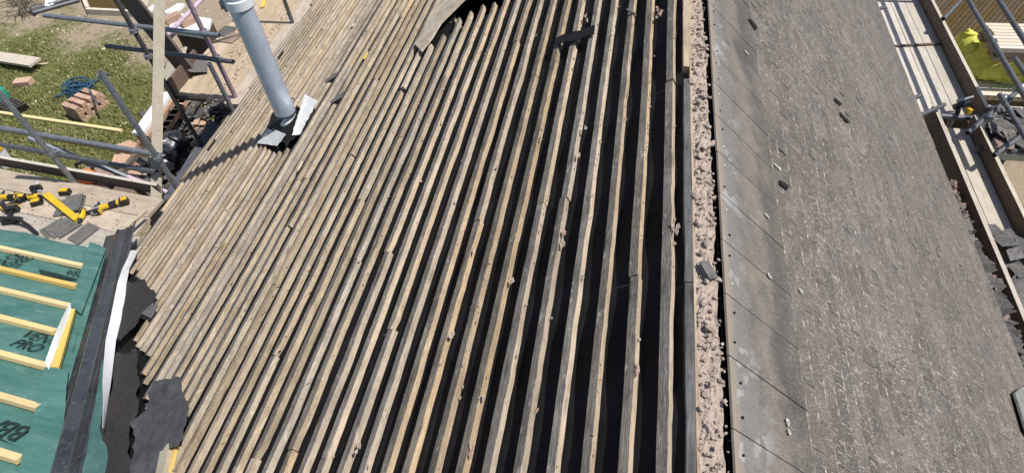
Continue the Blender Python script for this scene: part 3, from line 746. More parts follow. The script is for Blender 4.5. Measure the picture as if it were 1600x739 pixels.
for _ in range(26):
    p = onL(rr(445, 462), rr(198, 222), -.01); b.rock(p, rr(.006, .018), .7)
tag(b.build('boot_scraps', m_felt, flash), kind='stuff')

# ------------------------------------------------------------------ extension roof with green membrane
ext = thing('extension_roof', 'low extension roof under green membrane with new yellow battens', 'roof', (v1.x, v1.y, 0))
def eP(a, d, off=0): return v0 + EX * a + DE * d + NE * off       # along, down
def ed(p): q = p - v0; return q.dot(EX), q.dot(DE)
eaveD = ed(onE(80, 370))[1]
vt = (v1 - v0); va = vt.dot(EX) / vt.dot(DE)                      # valley: along per down
# membrane sheet
gm = B(); na, nd = 46, 40
d0 = -1.6; d1 = eaveD
for j in range(nd + 1):
    d = d0 + (d1 - d0) * j / nd
    for i in range(na + 1):
        a_hi = d * va - .10 ; a = -6.0 + (a_hi + 6.0) * (i / na) ** .7
        off = .014 * noise.noise(V((a * 2.5, d * 3.5, 0))) + .006 * noise.noise(V((a * 9, d * 9, 0)))
        if j == nd: off -= .03
        gm.v.append(eP(a, d + (.03 * noise.noise(V((a * 2, 0, 4))) if j == nd else 0), off))
for j in range(nd):
    for i in range(na):
        q = j * (na + 1) + i; gm.f.append((q, q + 1, q + na + 2, q + na + 1)); gm.m.append(0)
gm.build('membrane', m_green, ext, True)
# body below
b = B(); pts = [eP(-6, eaveD - .02, -.14), eP(eaveD * va - .12, eaveD - .02, -.14), eP(-1.6 * va - .12, -1.6, -.14), eP(-6, -1.6, -.14)]; b.prism(pts, NE, .1); b.build('roof_deck', m_dark, ext)
pe = eP(eaveD * va - .3, eaveD - .35); pw = eP(-6, eaveD - .35)
b = B(); b.beam((pe.x, pe.y, 1.0), (pw.x, pw.y, 1.0), .2, 2.0); b.build('wall', m_wall, ext)
# battens
bl = [((0, 390), (130, 415)), ((0, 422), (118, 446)), ((0, 455), (111, 478)), ((0, 495), (86, 517)), ((0, 551), (76, 572)), ((0, 619), (60, 635)), ((0, 705), (31, 716))]
for (pa, pc) in bl:
    c = ed(onE(pc[0], pc[1], .03)); l_ = ed(onE(pa[0], pa[1], .03)); d = (c[1] * .5 + l_[1] * .5)
    b = B(); b.beam(eP(-6, d, .022), eP(c[0], c[1], .022), .042, .030, NE, n=6, jit=.0006); b.build('batten', m_new, ext)
# folded membrane pieces at the valley side
crumple('membrane_flap', [onE(110, 478, .045), onE(126, 487, .045), onE(165, 384, .045), onE(140, 378, .04)], 8, 20, .006, .002, m_green, ext, lambda u, v: -.02 * u * u)
crumple('membrane_flap', [onE(28, 745, .036), onE(86, 745, .048), onE(106, 576, .048), onE(70, 574, .045)], 10, 20, .006, .002, m_green, ext, lambda u, v: -.02 * u * u + .01 * math.sin(v * 9))
b = B(); b.prism([onE(76, 579, .02), onE(94, 579, .02), onE(119, 488, .02), onE(108, 486, .02)], NE, .03); b.build('valley_batten', m_newy, ext)
crumple('white_edge_strip', [onE(70, 566, .06), onE(76, 577, .055), onE(112, 487, .045), onE(110, 472, .06)], 5, 14, .003, .002, m_white, ext, lambda u, v: .03 * math.sin(v * math.pi) * (1 - u))
# printing on the membrane
def text(body, px, py, size, flip, parent, name='printed_text', shear=.0, bold=.012, pl=(onE, NE, EX, DE), mat=None, squash=1.):
    fc = bpy.data.curves.new(name, 'FONT'); fc.body = body; fc.size = 1; fc.offset = bold * .35; fc.align_x = 'CENTER'; fc.align_y = 'CENTER'; fc.shear = shear; fc.space_line = .85
    t = bpy.data.objects.new('tmp', fc); scn.collection.objects.link(t); dg = bpy.context.evaluated_depsgraph_get(); me = bpy.data.meshes.new_from_object(t.evaluated_get(dg)); bpy.data.objects.remove(t)
    f, nn, ax, dn = pl; c = f(px, py, .016); b = B(); sg = -1 if flip else 1
    b.add([c + ax * (v.co.x * size * sg) + dn * (v.co.y * size * squash * sg) for v in me.vertices], [tuple(p.vertices) for p in me.polygons])
    o = b.build(name, mat or m_ink, parent); bpy.data.meshes.remove(me); return o
text('VENT\nPRO', 52, 533, .115, False, ext, shear=.2)
text('VENT\nPRO', 22, 406, .115, True, ext, shear=.2)
text('BBA', 119, 426, .10, True, ext, bold=.02)
text('BBA', 10, 668, .155, True, ext, bold=.035)
b = B(); b.add([onE(60, 420, .016), onE(64, 429, .016), onE(108, 437, .016), onE(122, 436, .016), onE(90, 427, .016)], [(0, 1, 2, 3, 4)]); b.build('printed_logo', m_ink, ext)
b = B(); b.add([onE(0, 683, .016), onE(12, 690, .016), onE(20, 693, .016), onE(0, 687, .016)], [(0, 1, 2, 3)]); b.build('printed_logo', m_ink, ext)

# valley trough: profile swept along the valley
vdn = (v1 - v0).normalized(); vside = NL.lerp(NE, .5).normalized(); vacr = vdn.cross(vside).normalized()      # across, towards the main roof when x>0
if vacr.x < 0: vacr = -vacr
vup = vdn.cross(vacr).normalized()
if vup.z < 0: vup = -vup
prof = [(-.135, -.004), (-.118, .012), (-.106, .016), (-.10, .008), (-.055, .0), (-.02, .018), (-.012, .032), (.0, .034), (.01, .02), (.055, .004), (.064, .018), (.074, .02), (.084, .006), (.094, .018), (.104, .02), (.114, .008), (.142, .026), (.152, .046), (.168, .044)]
trough = thing('valley_trough', 'dark grey plastic valley trough running between the two roofs', 'valley gutter', tuple(v1))
def sweep(t0, t1, offz, name):
    b = B(); nseg = 24
    for i in range(nseg + 1):
        t = t0 + (t1 - t0) * i / nseg; c = v0 + (v1 - v0) * t
        for (x, z) in prof:
            e = (.012 * noise.noise(V((x * 60, 3, 1))) if i in (nseg,) else 0)
            b.v.append(c + vacr * (x + .004 * math.sin(t * 5)) + vup * (z + offz) + vdn * e)
    W = len(prof); n_ = len(b.v)
    b.v += [p - vup * .003 for p in b.v]
    for i in range(nseg):
        for j in range(W - 1):
            q = i * W + j; b.f += [(q, q + 1, q + W + 1, q + W), (n_ + q + W, n_ + q + W + 1, n_ + q + 1, n_ + q)]
    for i in (0, nseg):
        for j in range(W - 1): q = i * W + j; b.f.append((q, q + 1, n_ + q + 1, n_ + q))
    b.m = [0] * len(b.f); b.build(name, m_grp, trough, True)
sweep(.47, 1.03, .012, 'upper_length'); sweep(-.9, .50, .018, 'lower_length')
# white membrane strip standing on the main-roof side of the trough
b = B(); ns = 40; strip = [(204, 391), (200, 402), (191, 420), (184, 440), (180, 460), (173, 495), (165, 532), (162, 565), (160, 597), (161, 629), (160, 668)]
stripR = [(214, 391), (210, 402), (201, 420), (197, 440), (195, 460), (189, 495), (180, 532), (176, 565), (172, 597), (167, 629), (162, 668)]
up = []
for (l_, r_) in zip(strip, stripR): up += [onL(l_[0], l_[1], .085), onL(r_[0] + .5, r_[1], .03)]
n_ = len(up); b.v = up + [p - NL * .003 for p in up]
for i in range(len(strip) - 1):
    q = 2 * i; b.f += [(q, q + 1, q + 3, q + 2), (n_ + q + 2, n_ + q + 3, n_ + q + 1, n_ + q), (q, q + 2, n_ + q + 2, n_ + q), (q + 1, n_ + q + 1, n_ + q + 3, q + 3)]
b.m = [0] * len(b.f); tag(b.build('membrane_strip', m_white, None, True), 'long curling white membrane edge right of the grey valley trough', 'membrane strip')
o = crumple('membrane_scrap', [onL(128, 745, .01), onL(176, 745, .01), onL(172, 660, .012), onL(160, 560, .012)], 8, 14, .006, .002, m_green, None, None); tag(o, 'narrow green membrane scrap between the trough and brown felt', 'membrane')

# ------------------------------------------------------------------ left scaffold
ZD = 1.8
sca = thing('scaffold', 'left scaffold of tubes and boards wrapping the eave corner', 'scaffold', (-5.0, 4.6, 0))
def tube(p, q, mat, parent, r=.0265, name='tube', hollow=True):
    b = B(); b.tube([p, q], r, 14, True, hollow=hollow); return b.build(name, mat, parent, True)
def coupler(p, ax, parent):
    b = B(); ax = ax.normalized(); o_ = ax.orthogonal().normalized(); b2 = ax.cross(o_)
    b.tube([p - ax * .022, p + ax * .022], .038, 12); b.box(p + o_ * .035 + b2 * .02, (.03, .035, .05)); b.tube([p + o_ * .04, p + o_ * .075], .009, 8); b.tube([p - o_ * .03 + b2 * .03, p + b2 * .07 - o_ * .03], .009, 8)
    b.tube([p + b2 * .035 - ax * .02, p + b2 * .035 + ax * .02], .02, 8)
    return b.build('coupler', m_galv, parent)
def deck(parent, x0, x1, ya, yb, n, z, mat, along='Y', th=.036, skew=0):
    w_ = (x1 - x0) / n
    for i in range(n):
        c = x0 + w_ * (i + .5); b = B(); ya_, yb_ = ya + rr(-.02, .02) + skew * (c - (x0 + x1) / 2 + .25), yb + rr(-.02, .02)
        a_, e_ = ((c, ya_, z - th / 2 + rr(-.004, 0)), (c, yb_, z - th / 2 + rr(-.004, 0))) if along == 'Y' else ((ya_, c, z - th / 2 + rr(-.004, 0)), (yb_, c, z - th / 2 + rr(-.004, 0)))
        b.beam(a_, e_, w_ - .007, th, n=10, jit=.0015); b.build('board', mat, parent)
# deck along the main eave
m_deckl = m_board
ye = onZ(300, 150, ZD).y
deck(sca, -5.36, -4.05, ye, YB, 5, ZD, m_boardt, skew=-.16)
# end batten under the board ends and the transom
b = B(); b.beam((-5.36, ye + .06, ZD - .075), (-4.0, ye + .06, ZD - .075), .05, .06); b.build('transom_timber', m_toe, sca)
# standards
def standard(px_low, py_low, zlow, px_top, py_top, mat, ztop=None, zbase=0):
    bpt = onZ(px_low, py_low, zlow); top = onV(px_top, py_top, bpt) if ztop is None else V((bpt.x, bpt.y, ztop))
    tube(V((bpt.x, bpt.y, zbase)), top, mat, sca); return bpt, top
S1, T1 = standard(368, 152, ZD, 298, 0, m_purple, 3.6)
S3, T3 = standard(268, 148, ZD, 176, -10, m_darkt, None)
S8, T8 = standard(275, 290, ZD, 145, 117, m_galv)
S9, T9 = standard(115, 283, ZD, 8, 178, m_galv, 3.05)
S7, T7 = standard(457, 36, ZD, 443, 0, m_galvd, 3.4)
# short standard beside T1
b0 = onZ(360, 165, ZD); tube(V((b0.x, b0.y, 0)), onV(332, 97, b0), m_galv, sca); 
# guard rails across the bay end, clamped to S1 and S3
def at_y(px, py, Yc):
    v = ray(px, py); return ORG + v * (Yc / v.y)
def at_x(px, py, Xc):
    v = ray(px, py); return ORG + v * (Xc / v.x)
yy = S1.y - .055
r1a, r1b = at_y(343, 56, yy), at_y(60, 11, yy)
tube(r1a, r1a - EX * ((r1a.x + 6.6) / EX.x), m_galv, sca)
r2a, r2b = at_y(365, 97, yy), at_y(178, 63, yy)
tube(r2a, r2a - EX * ((r2a.x + 5.95) / EX.x), m_galvd, sca)
for q in (r1a, r2a): coupler(V((S1.x, S1.y - .02, q.z)), V((0, 0, 1)), sca); coupler(V((S3.x, S3.y - .02, q.z)), V((0, 0, 1)), sca)
# lilac ledger along the eave
l1 = at_x(315, 0, S3.x - .05); l0 = at_x(252, 62, S3.x - .05); tube(V((S3.x - .05, l0.y, l1.z)), V((S3.x - .05, YB, l1.z)), m_pink, sca)
# rails round the extension
yr = S8.y + .055
q1a = at_y(236, 240, yr); tube(V((q1a.x + .08, yr - .008, q1a.z)), V((-8.2, yr + .37, q1a.z)), m_galv, sca)
q2a = at_y(238, 268, yr - .1); tube(V((q2a.x + .05, yr - .105, q2a.z)), V((-8.2, yr + .27, q2a.z)), m_galvd, sca)
coupler(V((S8.x, S8.y, q1a.z)), V((0, 0, 1)), sca); coupler(V((S9.x, S9.y, q1a.z)), V((0, 0, 1)), sca)
p_a, p_b = at_y(45, 216, yr + .09), at_y(262, 301, yr + .09)
tube(p_a, p_b.lerp(p_a, .3), m_galv, sca); tube(p_b.lerp(p_a, .298), p_b, m_pink, sca, r=.0263)
coupler(p_b.lerp(p_a, .15), V((1, 0, -.4)), sca)
# extension deck
dys = [3.56, 3.30, 3.06, 2.80, 2.56]
for i in range(4):
    b = B(); yc = (dys[i] + dys[i + 1]) / 2; xe = -4.46 + (.0 if i < 2 else .06) + rr(-.02, .02)
    b.beam((xe, yc - .02, ZD - .02), (-9.0, yc + .42, ZD - .02), (dys[i] - dys[i + 1]) - .010, .036, n=12, jit=.0015); b.build('board', m_boardx, sca)
b = B(); b.beam((-4.5, 3.62, ZD + .045), (-9.0, 4.04, ZD + .045), .036, .13, n=8, jit=.001, top=1); b.build('toe_board', [m_toe, m_board], sca)  # pale top face has the sunlight on the edge painted in
b = B(); b.beam((-5.2, 2.2, ZD - .07), (-5.2, 4.3, ZD - .07), .053, .053); b.build('transom_timber', m_toe, sca)
# toe board beside the eave deck, seen on edge
ta, tb = V((-5.40, ye + .25, ZD + .11)), V((-5.40, YB, ZD + .11))
# plank leaning on the deck end
k0 = onZ(303, 120, ZD + .02); k1 = onV(228, 0, onZ(228, 0, 2.6))
# fallen toe board standing on edge: foot at k0, running out over the garden
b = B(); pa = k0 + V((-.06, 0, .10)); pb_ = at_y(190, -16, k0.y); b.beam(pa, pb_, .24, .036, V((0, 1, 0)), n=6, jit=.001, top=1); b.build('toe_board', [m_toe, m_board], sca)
b = B(); pa = onZ(268, 138, ZD + .09); pb_ = pa + V((-.02, .65, 0)); b.beam(pa, pb_, .036, .2); b.build('toe_board', m_toe, sca)
b = B(); pa = onZ(262, 142, ZD - .25) ; b.beam(pa + V((-.10, .05, 0)), pa + V((-.35, .85, -.02)), .03, .32, V((.9, 0, .45))); b.build('side_board', m_board, sca)

# deck clutter on the eave deck
pk = thing('slate_stack', 'stack of grey slates leaning at the outer edge of eave deck', 'slate stack', onZ(305, 95, ZD))
cst = onZ(305, 100, ZD)
for i in range(7):
    b = B(); b.box(cst + V((.02 * i + rr(-.01, .01), -.015 * i, .012 + i * .010)), (.22, .34, .006), Euler((.12, .25, .55 + rr(-.08, .08)))); b.build('slate', m_tile, pk)
for i, (px, py, lb_) in enumerate(((352, 50, 'broken brown slate on the eave deck behind the flue, farther one'), (360, 60, 'broken brown slate on eave deck behind the flue, nearer one'))):
    b = B(); c = onZ(px, py, ZD); b.prism([c + V((-.12, -.1, .006)), c + V((.1, -.13, .006)), c + V((.14, .08, .02)), c + V((-.05, .12, .01))], (0, 0, 1), .007); tag(b.build('broken_slate', m_tile2 if i else m_tile), lb_, 'slate')
b = B()
for _ in range(260):
    t = random.random(); p = onZ(322 + (450 - 322) * t + rr(-6, 4), 172 - 150 * t + rr(-6, 6), ZD) if random.random() < .6 else onZ(rr(355, 395), rr(40, 90), ZD)
    b.rock(p + V((0, 0, .005)), rr(.004, .018), .6)
tag(b.build('deck_debris', m_rubble), 'crumbs and chips of tile along the inner edge of eave deck', 'debris', kind='stuff')
b = B(); b.beam(onZ(332, 66, ZD + .02), onZ(405, 48, ZD + .02), .02, .02); tag(b.build('thin_stick', m_toe), 'thin dark stick lying across the eave deck behind the flue', 'stick')
b = B(); b.beam(onZ(410, 12, ZD + .015), onZ(415, -6, ZD + .015), .045, .02); tag(b.build('timber_offcut', m_newy), 'short yellow offcut on the eave deck near the top edge', 'timber')

# ------------------------------------------------------------------ ground clutter on the left
def brick_at(c, rz, parent=None, size=(.215, .1025, .065), name='brick', tilt=(0, 0), mat=None):
    b = B(); b.box(c, size, Euler((tilt[0], tilt[1], rz))); return b.build(name, mat or m_brick, parent)
c = onZ(40, 133, 0); tag(brick_at(c + V((0, 0, .05)), .25, size=(.28, .17, .11)), 'single orange brick on the lawn under the grey plank end', 'brick')
b = B(); a_, e_ = onZ(64, 110, 0) + V((0, 0, .16)), onZ(-90, 82, 0) + V((0, 0, .10)); b.beam(a_, e_, .26, .045, n=6, jit=.002); tag(b.build('plank', m_board), 'pale grey plank lying out on the lawn', 'plank')
b = B(); a_, e_ = onZ(52, 104, 0) + V((0, 0, .02)), onZ(76, 101, 0) + V((0, 0, .02)); b.beam(a_, e_, .04, .02); tag(b.build('wood_scrap', m_pale), 'small pale splinter in the grass behind the plank', 'splinter')
# brick stack
sc_ = onZ(138, 182, 0); stk = thing('brick_stack', 'small square stack of pinkish bricks on the lawn', 'brick stack', sc_)
ax = (onZ(172, 162, 0) - onZ(133, 190, 0)); ang = math.atan2(ax.y, ax.x)
Rz = Matrix.Rotation(ang, 3, 'Z')
base = onZ(134, 193, 0); K = .62
for lay in range(4):
    for i in range(3):
        for j in range(4):
            if lay % 2 == 0: loc, rz = V((.15 + i * .29, .075 + j * .145 + rr(-.008, .008), 0)), 0
            else: loc, rz = V((.075 + j * .215 + rr(-.008, .008), .145 + min(i, 1) * .29, 0)), math.pi / 2
            if lay % 2 and i == 2: continue
            brick_at(base + Rz @ (loc * K) + V((-.02, 0, .036 + lay * .068 + (rr(0, .012) if lay == 3 else 0))), ang + rz + rr(-.06, .06), stk, (.172, .086, .064))
b = B(); a_ = onZ(140, 142, .31); e_ = onZ(153, 163, .31); b.beam(a_, e_, .03, .03); tag(b.build('steel_pin', m_lead), 'dark steel pin lying on top of brick stack', 'pin')
# blue rope coil
b = B(); pts = []
cc = onZ(124, 141, 0)
for i in range(260):
    t = i / 260 * 6.283 * 13; r_ = .17 + .11 * math.sin(t * .37 + 1) + .05 * noise.noise(V((t, 0, 0)))
    pts.append(cc + V((math.cos(t) * r_ * .95 + .14 * noise.noise(V((t * .2, 5, 0))) , math.sin(t) * r_ * .62 + .13 * noise.noise(V((t * .2, 9, 0))), .03 + .035 * abs(noise.noise(V((t * .5, 2, 2)))) + i * .0003)))
for q in ((142, 133), (150, 127), (160, 119), (170, 118), (166, 123), (152, 129), (140, 137)): pts.append(onZ(*q, 0) + V((0, 0, .03)))
for q in ((110, 146), (96, 152), (88, 155), (98, 149), (112, 150), (120, 152), (104, 154)): pts.insert(0, onZ(*q, 0) + V((0, 0, .03)))
b.tube(pts, .013, 6); tag(b.build('rope', m_blue, None, True), 'tangled coil of blue rope on the lawn behind bricks', 'rope')
# yellow timbers above the lawn resting on the low wall / scaffold rails
b = B(); b.beam(onZ(-30, 172, .35), onZ(190, 205, .35), .055, .04, n=4, jit=.002); tag(b.build('yellow_batten', m_newy), 'long yellow batten over the lawn, upper of the two', 'batten')
b = B(); b.beam(onZ(-30, 197, .9), onZ(236, 243, .9), .055, .045, n=4, jit=.002); tag(b.build('yellow_batten', m_newy), 'long yellow batten below the scaffold rail, lower of the two', 'batten')
# teal thing and slates at left edge
b = B(); c = onZ(3, 158, 0); b.tube([c + V((0, 0, z)) for z in (0, .1, .2, .26)], .15, 16, rs=[.15, .17, .15, .06]); tag(b.build('plastic_tub', m_green2, None, True), 'teal plastic tub at the left edge of the lawn', 'tub')
ss = thing('slate_row', 'row of dark slates set on edge beside the teal tub', 'slate stack', onZ(22, 174, 0))
for i in range(6):
    b = B(); b.box(onZ(14 + i * 4.2, 170 + i * 1.8, 0) + V((0, 0, .09)), (.012, .3, .2), Euler((0, .5, -.6))); b.build('slate', m_tile, ss)
# white bucket
c = onZ(8, 258, 0); bk = thing('bucket', 'white bucket with a yellow rim at the left edge of lawn', 'bucket', c)
b = B(); b.tube([c + V((0, 0, z)) for z in (0, .30)], .15, 20, rs=[.13, .16]); b.build('body', m_white, bk, True)
b = B(); b.tube([c + V((0, 0, z)) for z in (.302, .34)], .17, 20); b.build('lid', m_yel, bk, True)
# wooden cold frame / crate at the top left
cf = thing('wooden_crate', 'open dark wooden crate with pale rails standing on the soil', 'crate', onZ(165, 12, 0))
k1_ = onZ(140, 22, 0); k2_ = onZ(215, 26, 0); k3_ = onZ(128, -14, 0); k4_ = onZ(240, -12, 0)
b = B(); b.beam(k1_ + V((0, 0, .06)), k2_ + V((0, 0, .06)), .07, .12); b.build('front_rail', m_ply, cf)
b = B(); b.beam(k1_ + V((0, 0.04, .06)), k3_ + V((0, 0, .1)), .07, .14); b.build('side_rail', m_ply, cf)
b = B(); b.beam(k2_ + V((0.02, 0.06, .06)), k4_ + V((0, 0, .1)), .07, .14); b.build('side_rail', m_ply, cf)
b = B(); b.prism([k1_ + V((.06, .06, .02)), k2_ + V((-.03, .06, .02)), k4_ + V((-.05, 0, .02)), k3_ + V((.06, 0, .02))], (0, 0, 1), .03); b.build('base', m_deck, cf)
# white sheet and poles at top left
o = crumple('plastic_sheet', [onZ(70, 14, .05), onZ(84, 6, .05), onZ(92, -20, .15), onZ(72, -20, .2)], 6, 8, .05, .004, m_white, None); tag(o, 'crumpled white plastic sheet on the soil near the top', 'sheet')
for (a_, e_, lb_) in (((44, 17), (112, -4), 'grey pole lying on the soil, upper of two'), ((52, 20), (124, 0), 'grey pole lying on the soil, lower of two')):
    tag(tube(onZ(*a_, .05), onZ(*e_, .05), m_galv, None, .03, 'pole'), lb_, 'pole')
tag(tube(onZ(46, 13, .04), onZ(54, 23, .04), m_lead, None, .03, 'bar'), 'short dark bar across the ends of the grey poles', 'bar')
b = B(); b.rock(onZ(5, 3, .05), .3, .4); 
# dry twigs
tb_ = B()
for _ in range(60):
    p = onZ(rr(20, 48), rr(0, 26), .02); d = V((rr(-.35, .35), rr(-.35, .35), rr(0, .12))); tb_.tube([p, p + d * .5 + V((0, 0, .03)), p + d], .008, 5)
tag(tb_.build('twigs', m_toe), 'dry brown twigs heaped on the soil in the corner', 'twigs', kind='stuff')
# low brick pier with white coping and two bricks
PZ = .9
pier = thing('brick_pier', 'dark brick pier with a white top beyond the scaffold rail', 'pier', (*onZ(300, 62, PZ).xy, 0))
p1_, p2_, p3_, p4_ = onZ(262, 48, PZ), onZ(322, 58, PZ), onZ(330, 30, PZ), onZ(275, 20, PZ)
b = B(); b.prism([V((q.x, q.y, 0)) for q in (p1_ + V((.08, .05, 0)), p2_ + V((-.06, .06, 0)), p3_, p4_)], (0, 0, 1), PZ - .05); b.build('shaft', plain('dark_brick', (.10, .07, .055), .95, .4, 14), pier)
b = B(); b.prism([q + V((0, 0, -.05)) for q in (p1_, p2_, p3_, p4_)], (0, 0, 1), .05); b.build('coping', m_white, pier)
for (px, py, lb_) in ((271, 33, 'left of the two loose bricks on the white pier top'), (297, 37, 'right of two loose bricks on the white pier top')):
    c = onZ(px, py, PZ); tag(brick_at(c + V((0, 0, .05)), 1.0, size=(.28, .15, .09)), lb_, 'brick')
b = B()
for i in range(3): b.beam(onZ(232 + i * 9, 22 - i * 3, .08 + .02 * i), onZ(262 + i * 12, -2 - i * 6, .08 + .02 * i), .09, .05)
# white battens near the post
wb = [((232, 18), (251, 4)), ((258, 22), (282, 8)), ((262, 30), (286, 8))]
for i, (a_, e_) in enumerate(wb):
    b = B(); b.beam(onZ(*a_, .25 + i * .1), onZ(*e_, .25 + i * .1), .09, .05); tag(b.build('white_batten', m_white), ('white painted length left of the tall timber post', 'white painted length right of the timber post, upper one', 'white painted length right of the timber post, lower one')[i], 'batten')
# low wall with white coping along the house
WZ = .7
lw = thing('low_wall', 'low brick garden wall with white coping below the scaffold', 'wall', (*onZ(225, 185, WZ).xy, 0))
w0, w1 = onZ(216, 204, WZ), onZ(262, 140, WZ)
ddw = (w1 - w0).normalized(); sdw = V((ddw.y, -ddw.x, 0))
b = B(); b.beam(w0 + V((0, 0, -.4)), w1 + V((0, 0, -.4)), .20, .6); b.build('brickwork', m_brick, lw)
b = B(); b.beam(w0 - sdw * .04 + V((0, 0, -.07)), w1 - sdw * .04 + V((0, 0, -.07)), .17, .05); b.build('coping', m_white, lw)
for i in range(7):
    c = w0.lerp(w1, (i + .5) / 7) + sdw * .24; brick_at(V((c.x, c.y, WZ - .14)), math.atan2(ddw.y, ddw.x) + rr(-.1, .1), lw, (.24, .12, .07))
# rubble between wall and house
rub = B(); rub2 = B(); rub3 = B()
def hz(x, y): return .38 + .22 * noise.noise(V((x * 1.3, y * 1.3, 0))) 
for _ in range(900):
    px, py = rr(225, 352), rr(160, 300)
    p = onZ(px, py, .4)
    if p.x > -4.0 or p.y > 9: continue
    p.z = hz(p.x, p.y) - .2 + rr(0, .25)
    sz = rr(.03, .11)
    u = random.random()
    if u < .78: rub.box(p, (sz * rr(1, 2.4), sz * rr(.8, 1.6), rr(.01, .05)), Euler((rr(-.7, .7), rr(-.7, .7), rr(0, 6))))
    elif u < .88: rub2.box(p, (sz * rr(1, 2), sz * rr(.8, 1.4), rr(.02, .07)), Euler((rr(-.7, .7), rr(-.7, .7), rr(0, 6))))
    else: rub3.rock(p, sz * .8, .7)
tag(rub.build('slate_rubble', m_tile), 'dark heap of broken slates under the left scaffold', 'rubble', kind='stuff')
tag(rub2.build('brick_rubble', m_brick), 'broken bricks and tiles heaped under the left scaffold', 'rubble', kind='stuff')
tag(rub3.build('mortar_rubble', m_mortar), 'pale mortar lumps in the heap under the scaffold', 'rubble', kind='stuff')
b = B(); q0 = [onZ(200, 300, .08), onZ(310, 300, .08), onZ(380, 160, .08), onZ(255, 160, .08)]; b.prism(q0, (0, 0, 1), .1); 
# more broken bricks near the lower corner
for i in range(26):
    px, py = rr(150, 236), rr(205, 292)
    if py < 300 - (px - 130) * .95: continue
    c = onZ(px, py, .1); b = B(); b.box(c + V((0, 0, rr(-.02, .12))), (.24, .16, .09), Euler((rr(-.3, .3), rr(-.3, .3), rr(0, 3)))); tag(b.build('loose_brick', m_brick), 'loose reddish brick in the scatter under the corner rails', 'brick', 'loose bricks scattered under the corner rails')
def bag(name, c, r, sq, mat, parent=None, seed=0, n=18, amp=.25):
    b = B(); m_ = 12
    for j in range(m_ + 1):
        ph = math.pi * j / m_
        for i in range(n):
            th = 2 * math.pi * i / n; d = V((math.sin(ph) * math.cos(th), math.sin(ph) * math.sin(th), math.cos(ph)))
            k_ = 1 + amp * noise.noise(d * 1.7 + V((seed, 0, 0))) + amp * .6 * noise.noise(d * 4.5 + V((0, seed, 0)))
            pz = V((d.x * r[0], d.y * r[1], d.z * r[2])) * k_
            if pz.z < -r[2] * .55: pz.z = -r[2] * .55
            b.v.append(V(c) + pz)
    for j in range(m_):
        for i in range(n): q = j * n; b.f.append((q + i, q + (i + 1) % n, q + n + (i + 1) % n, q + n + i))
    b.m = [0] * len(b.f); return b.build(name, mat, parent, True)
for i, (px, py, r_, lb_) in enumerate(((268, 226, .20, 'shiny black rubbish bag under the scaffold, farther of two'), (256, 252, .19, 'shiny black rubbish bag under the scaffold, nearer one'))):
    c = onZ(px, py, .62); tag(bag('rubbish_bag', c, (r_, r_ * 1.1, r_ * .8), 1, m_bin, seed=i * 5 + 3), lb_, 'bag')
b = B(); q = onZ(250, 300, 1.2); b.prism([onZ(248, 322, 1.0), onZ(280, 300, 1.0), onZ(352, 200, 1.0), onZ(330, 190, 1.0)], (0, 0, 1), .012); tag(b.build('rubber_sheet', plain('dark_grey_sheet', (.10, .10, .12), .7, .3, 10)), 'dark grey sheet spread below the eave beside rubbish bags', 'sheet')

# tall timber post in front
pb0 = onZ(243, 352, 1.55); 
dist0 = (pb0 - ORG).length; pt0 = ORG + ray(250, -25).normalized() * (dist0 * .98)
dp = (pt0 - pb0).normalized(); toc = (ORG - pb0).normalized(); 
b = B(); b.beam(pb0, pt0, .095, .05, toc, n=10, jit=.0012); tag(b.build('timber_post', m_post), 'tall pale timber post leaning up past the scaffold rails', 'post')

# ------------------------------------------------------------------ tools on the extension deck
def tool_drill(px, py, rz, lab, bodyc=None, sc=.78):
    c = onZ(px, py, ZD); t = thing('power_tool', lab, 'power tool', c); Z = Matrix.Rotation(rz, 3, 'Z')
    P = lambda x, y, z: c + (Z @ V((x, y, z))) * sc
    b = B(); b.tube([P(-.07, 0, .045), P(-.05, 0, .045), P(.05, 0, .045), P(.09, 0, .045)], .04 * sc, 14, rs=[.028 * sc, .04 * sc, .04 * sc, .03 * sc]); mt_ = b.build('motor_body', bodyc or m_yel, t, True)
    b = B(); b.tube([P(-.085, 0, .045), P(-.05, 0, .045)], .03 * sc, 12, rs=[.02 * sc, .0412 * sc]); b.box(P(0, 0, .082), (.08 * sc, .02 * sc, .012 * sc), Euler((0, 0, rz))); b.build('end_cap', m_blk, mt_, True)
    b = B(); b.tube([P(.09, 0, .045), P(.12, 0, .045), P(.15, 0, .045)], .02 * sc, 12, rs=[.027 * sc, .024 * sc, .012 * sc]); b.build('chuck', m_blk, t, True)
    b = B(); b.tube([P(-.02, .02, .04), P(-.03, .09, .035), P(-.04, .15, .035)], .022 * sc, 10); b.build('handle', m_blk, t, True)
    b = B(); b.box(P(-.04, .175, .038), (.13 * sc, .06 * sc, .075 * sc), Euler((0, 0, rz + .1))); bt = b.build('battery', m_blk, t)
    b = B(); b.box(P(-.04, .21, .038), (.11 * sc, .022 * sc, .06 * sc), Euler((0, 0, rz + .1))); b.build('battery_cover', m_yel, bt)
    return t
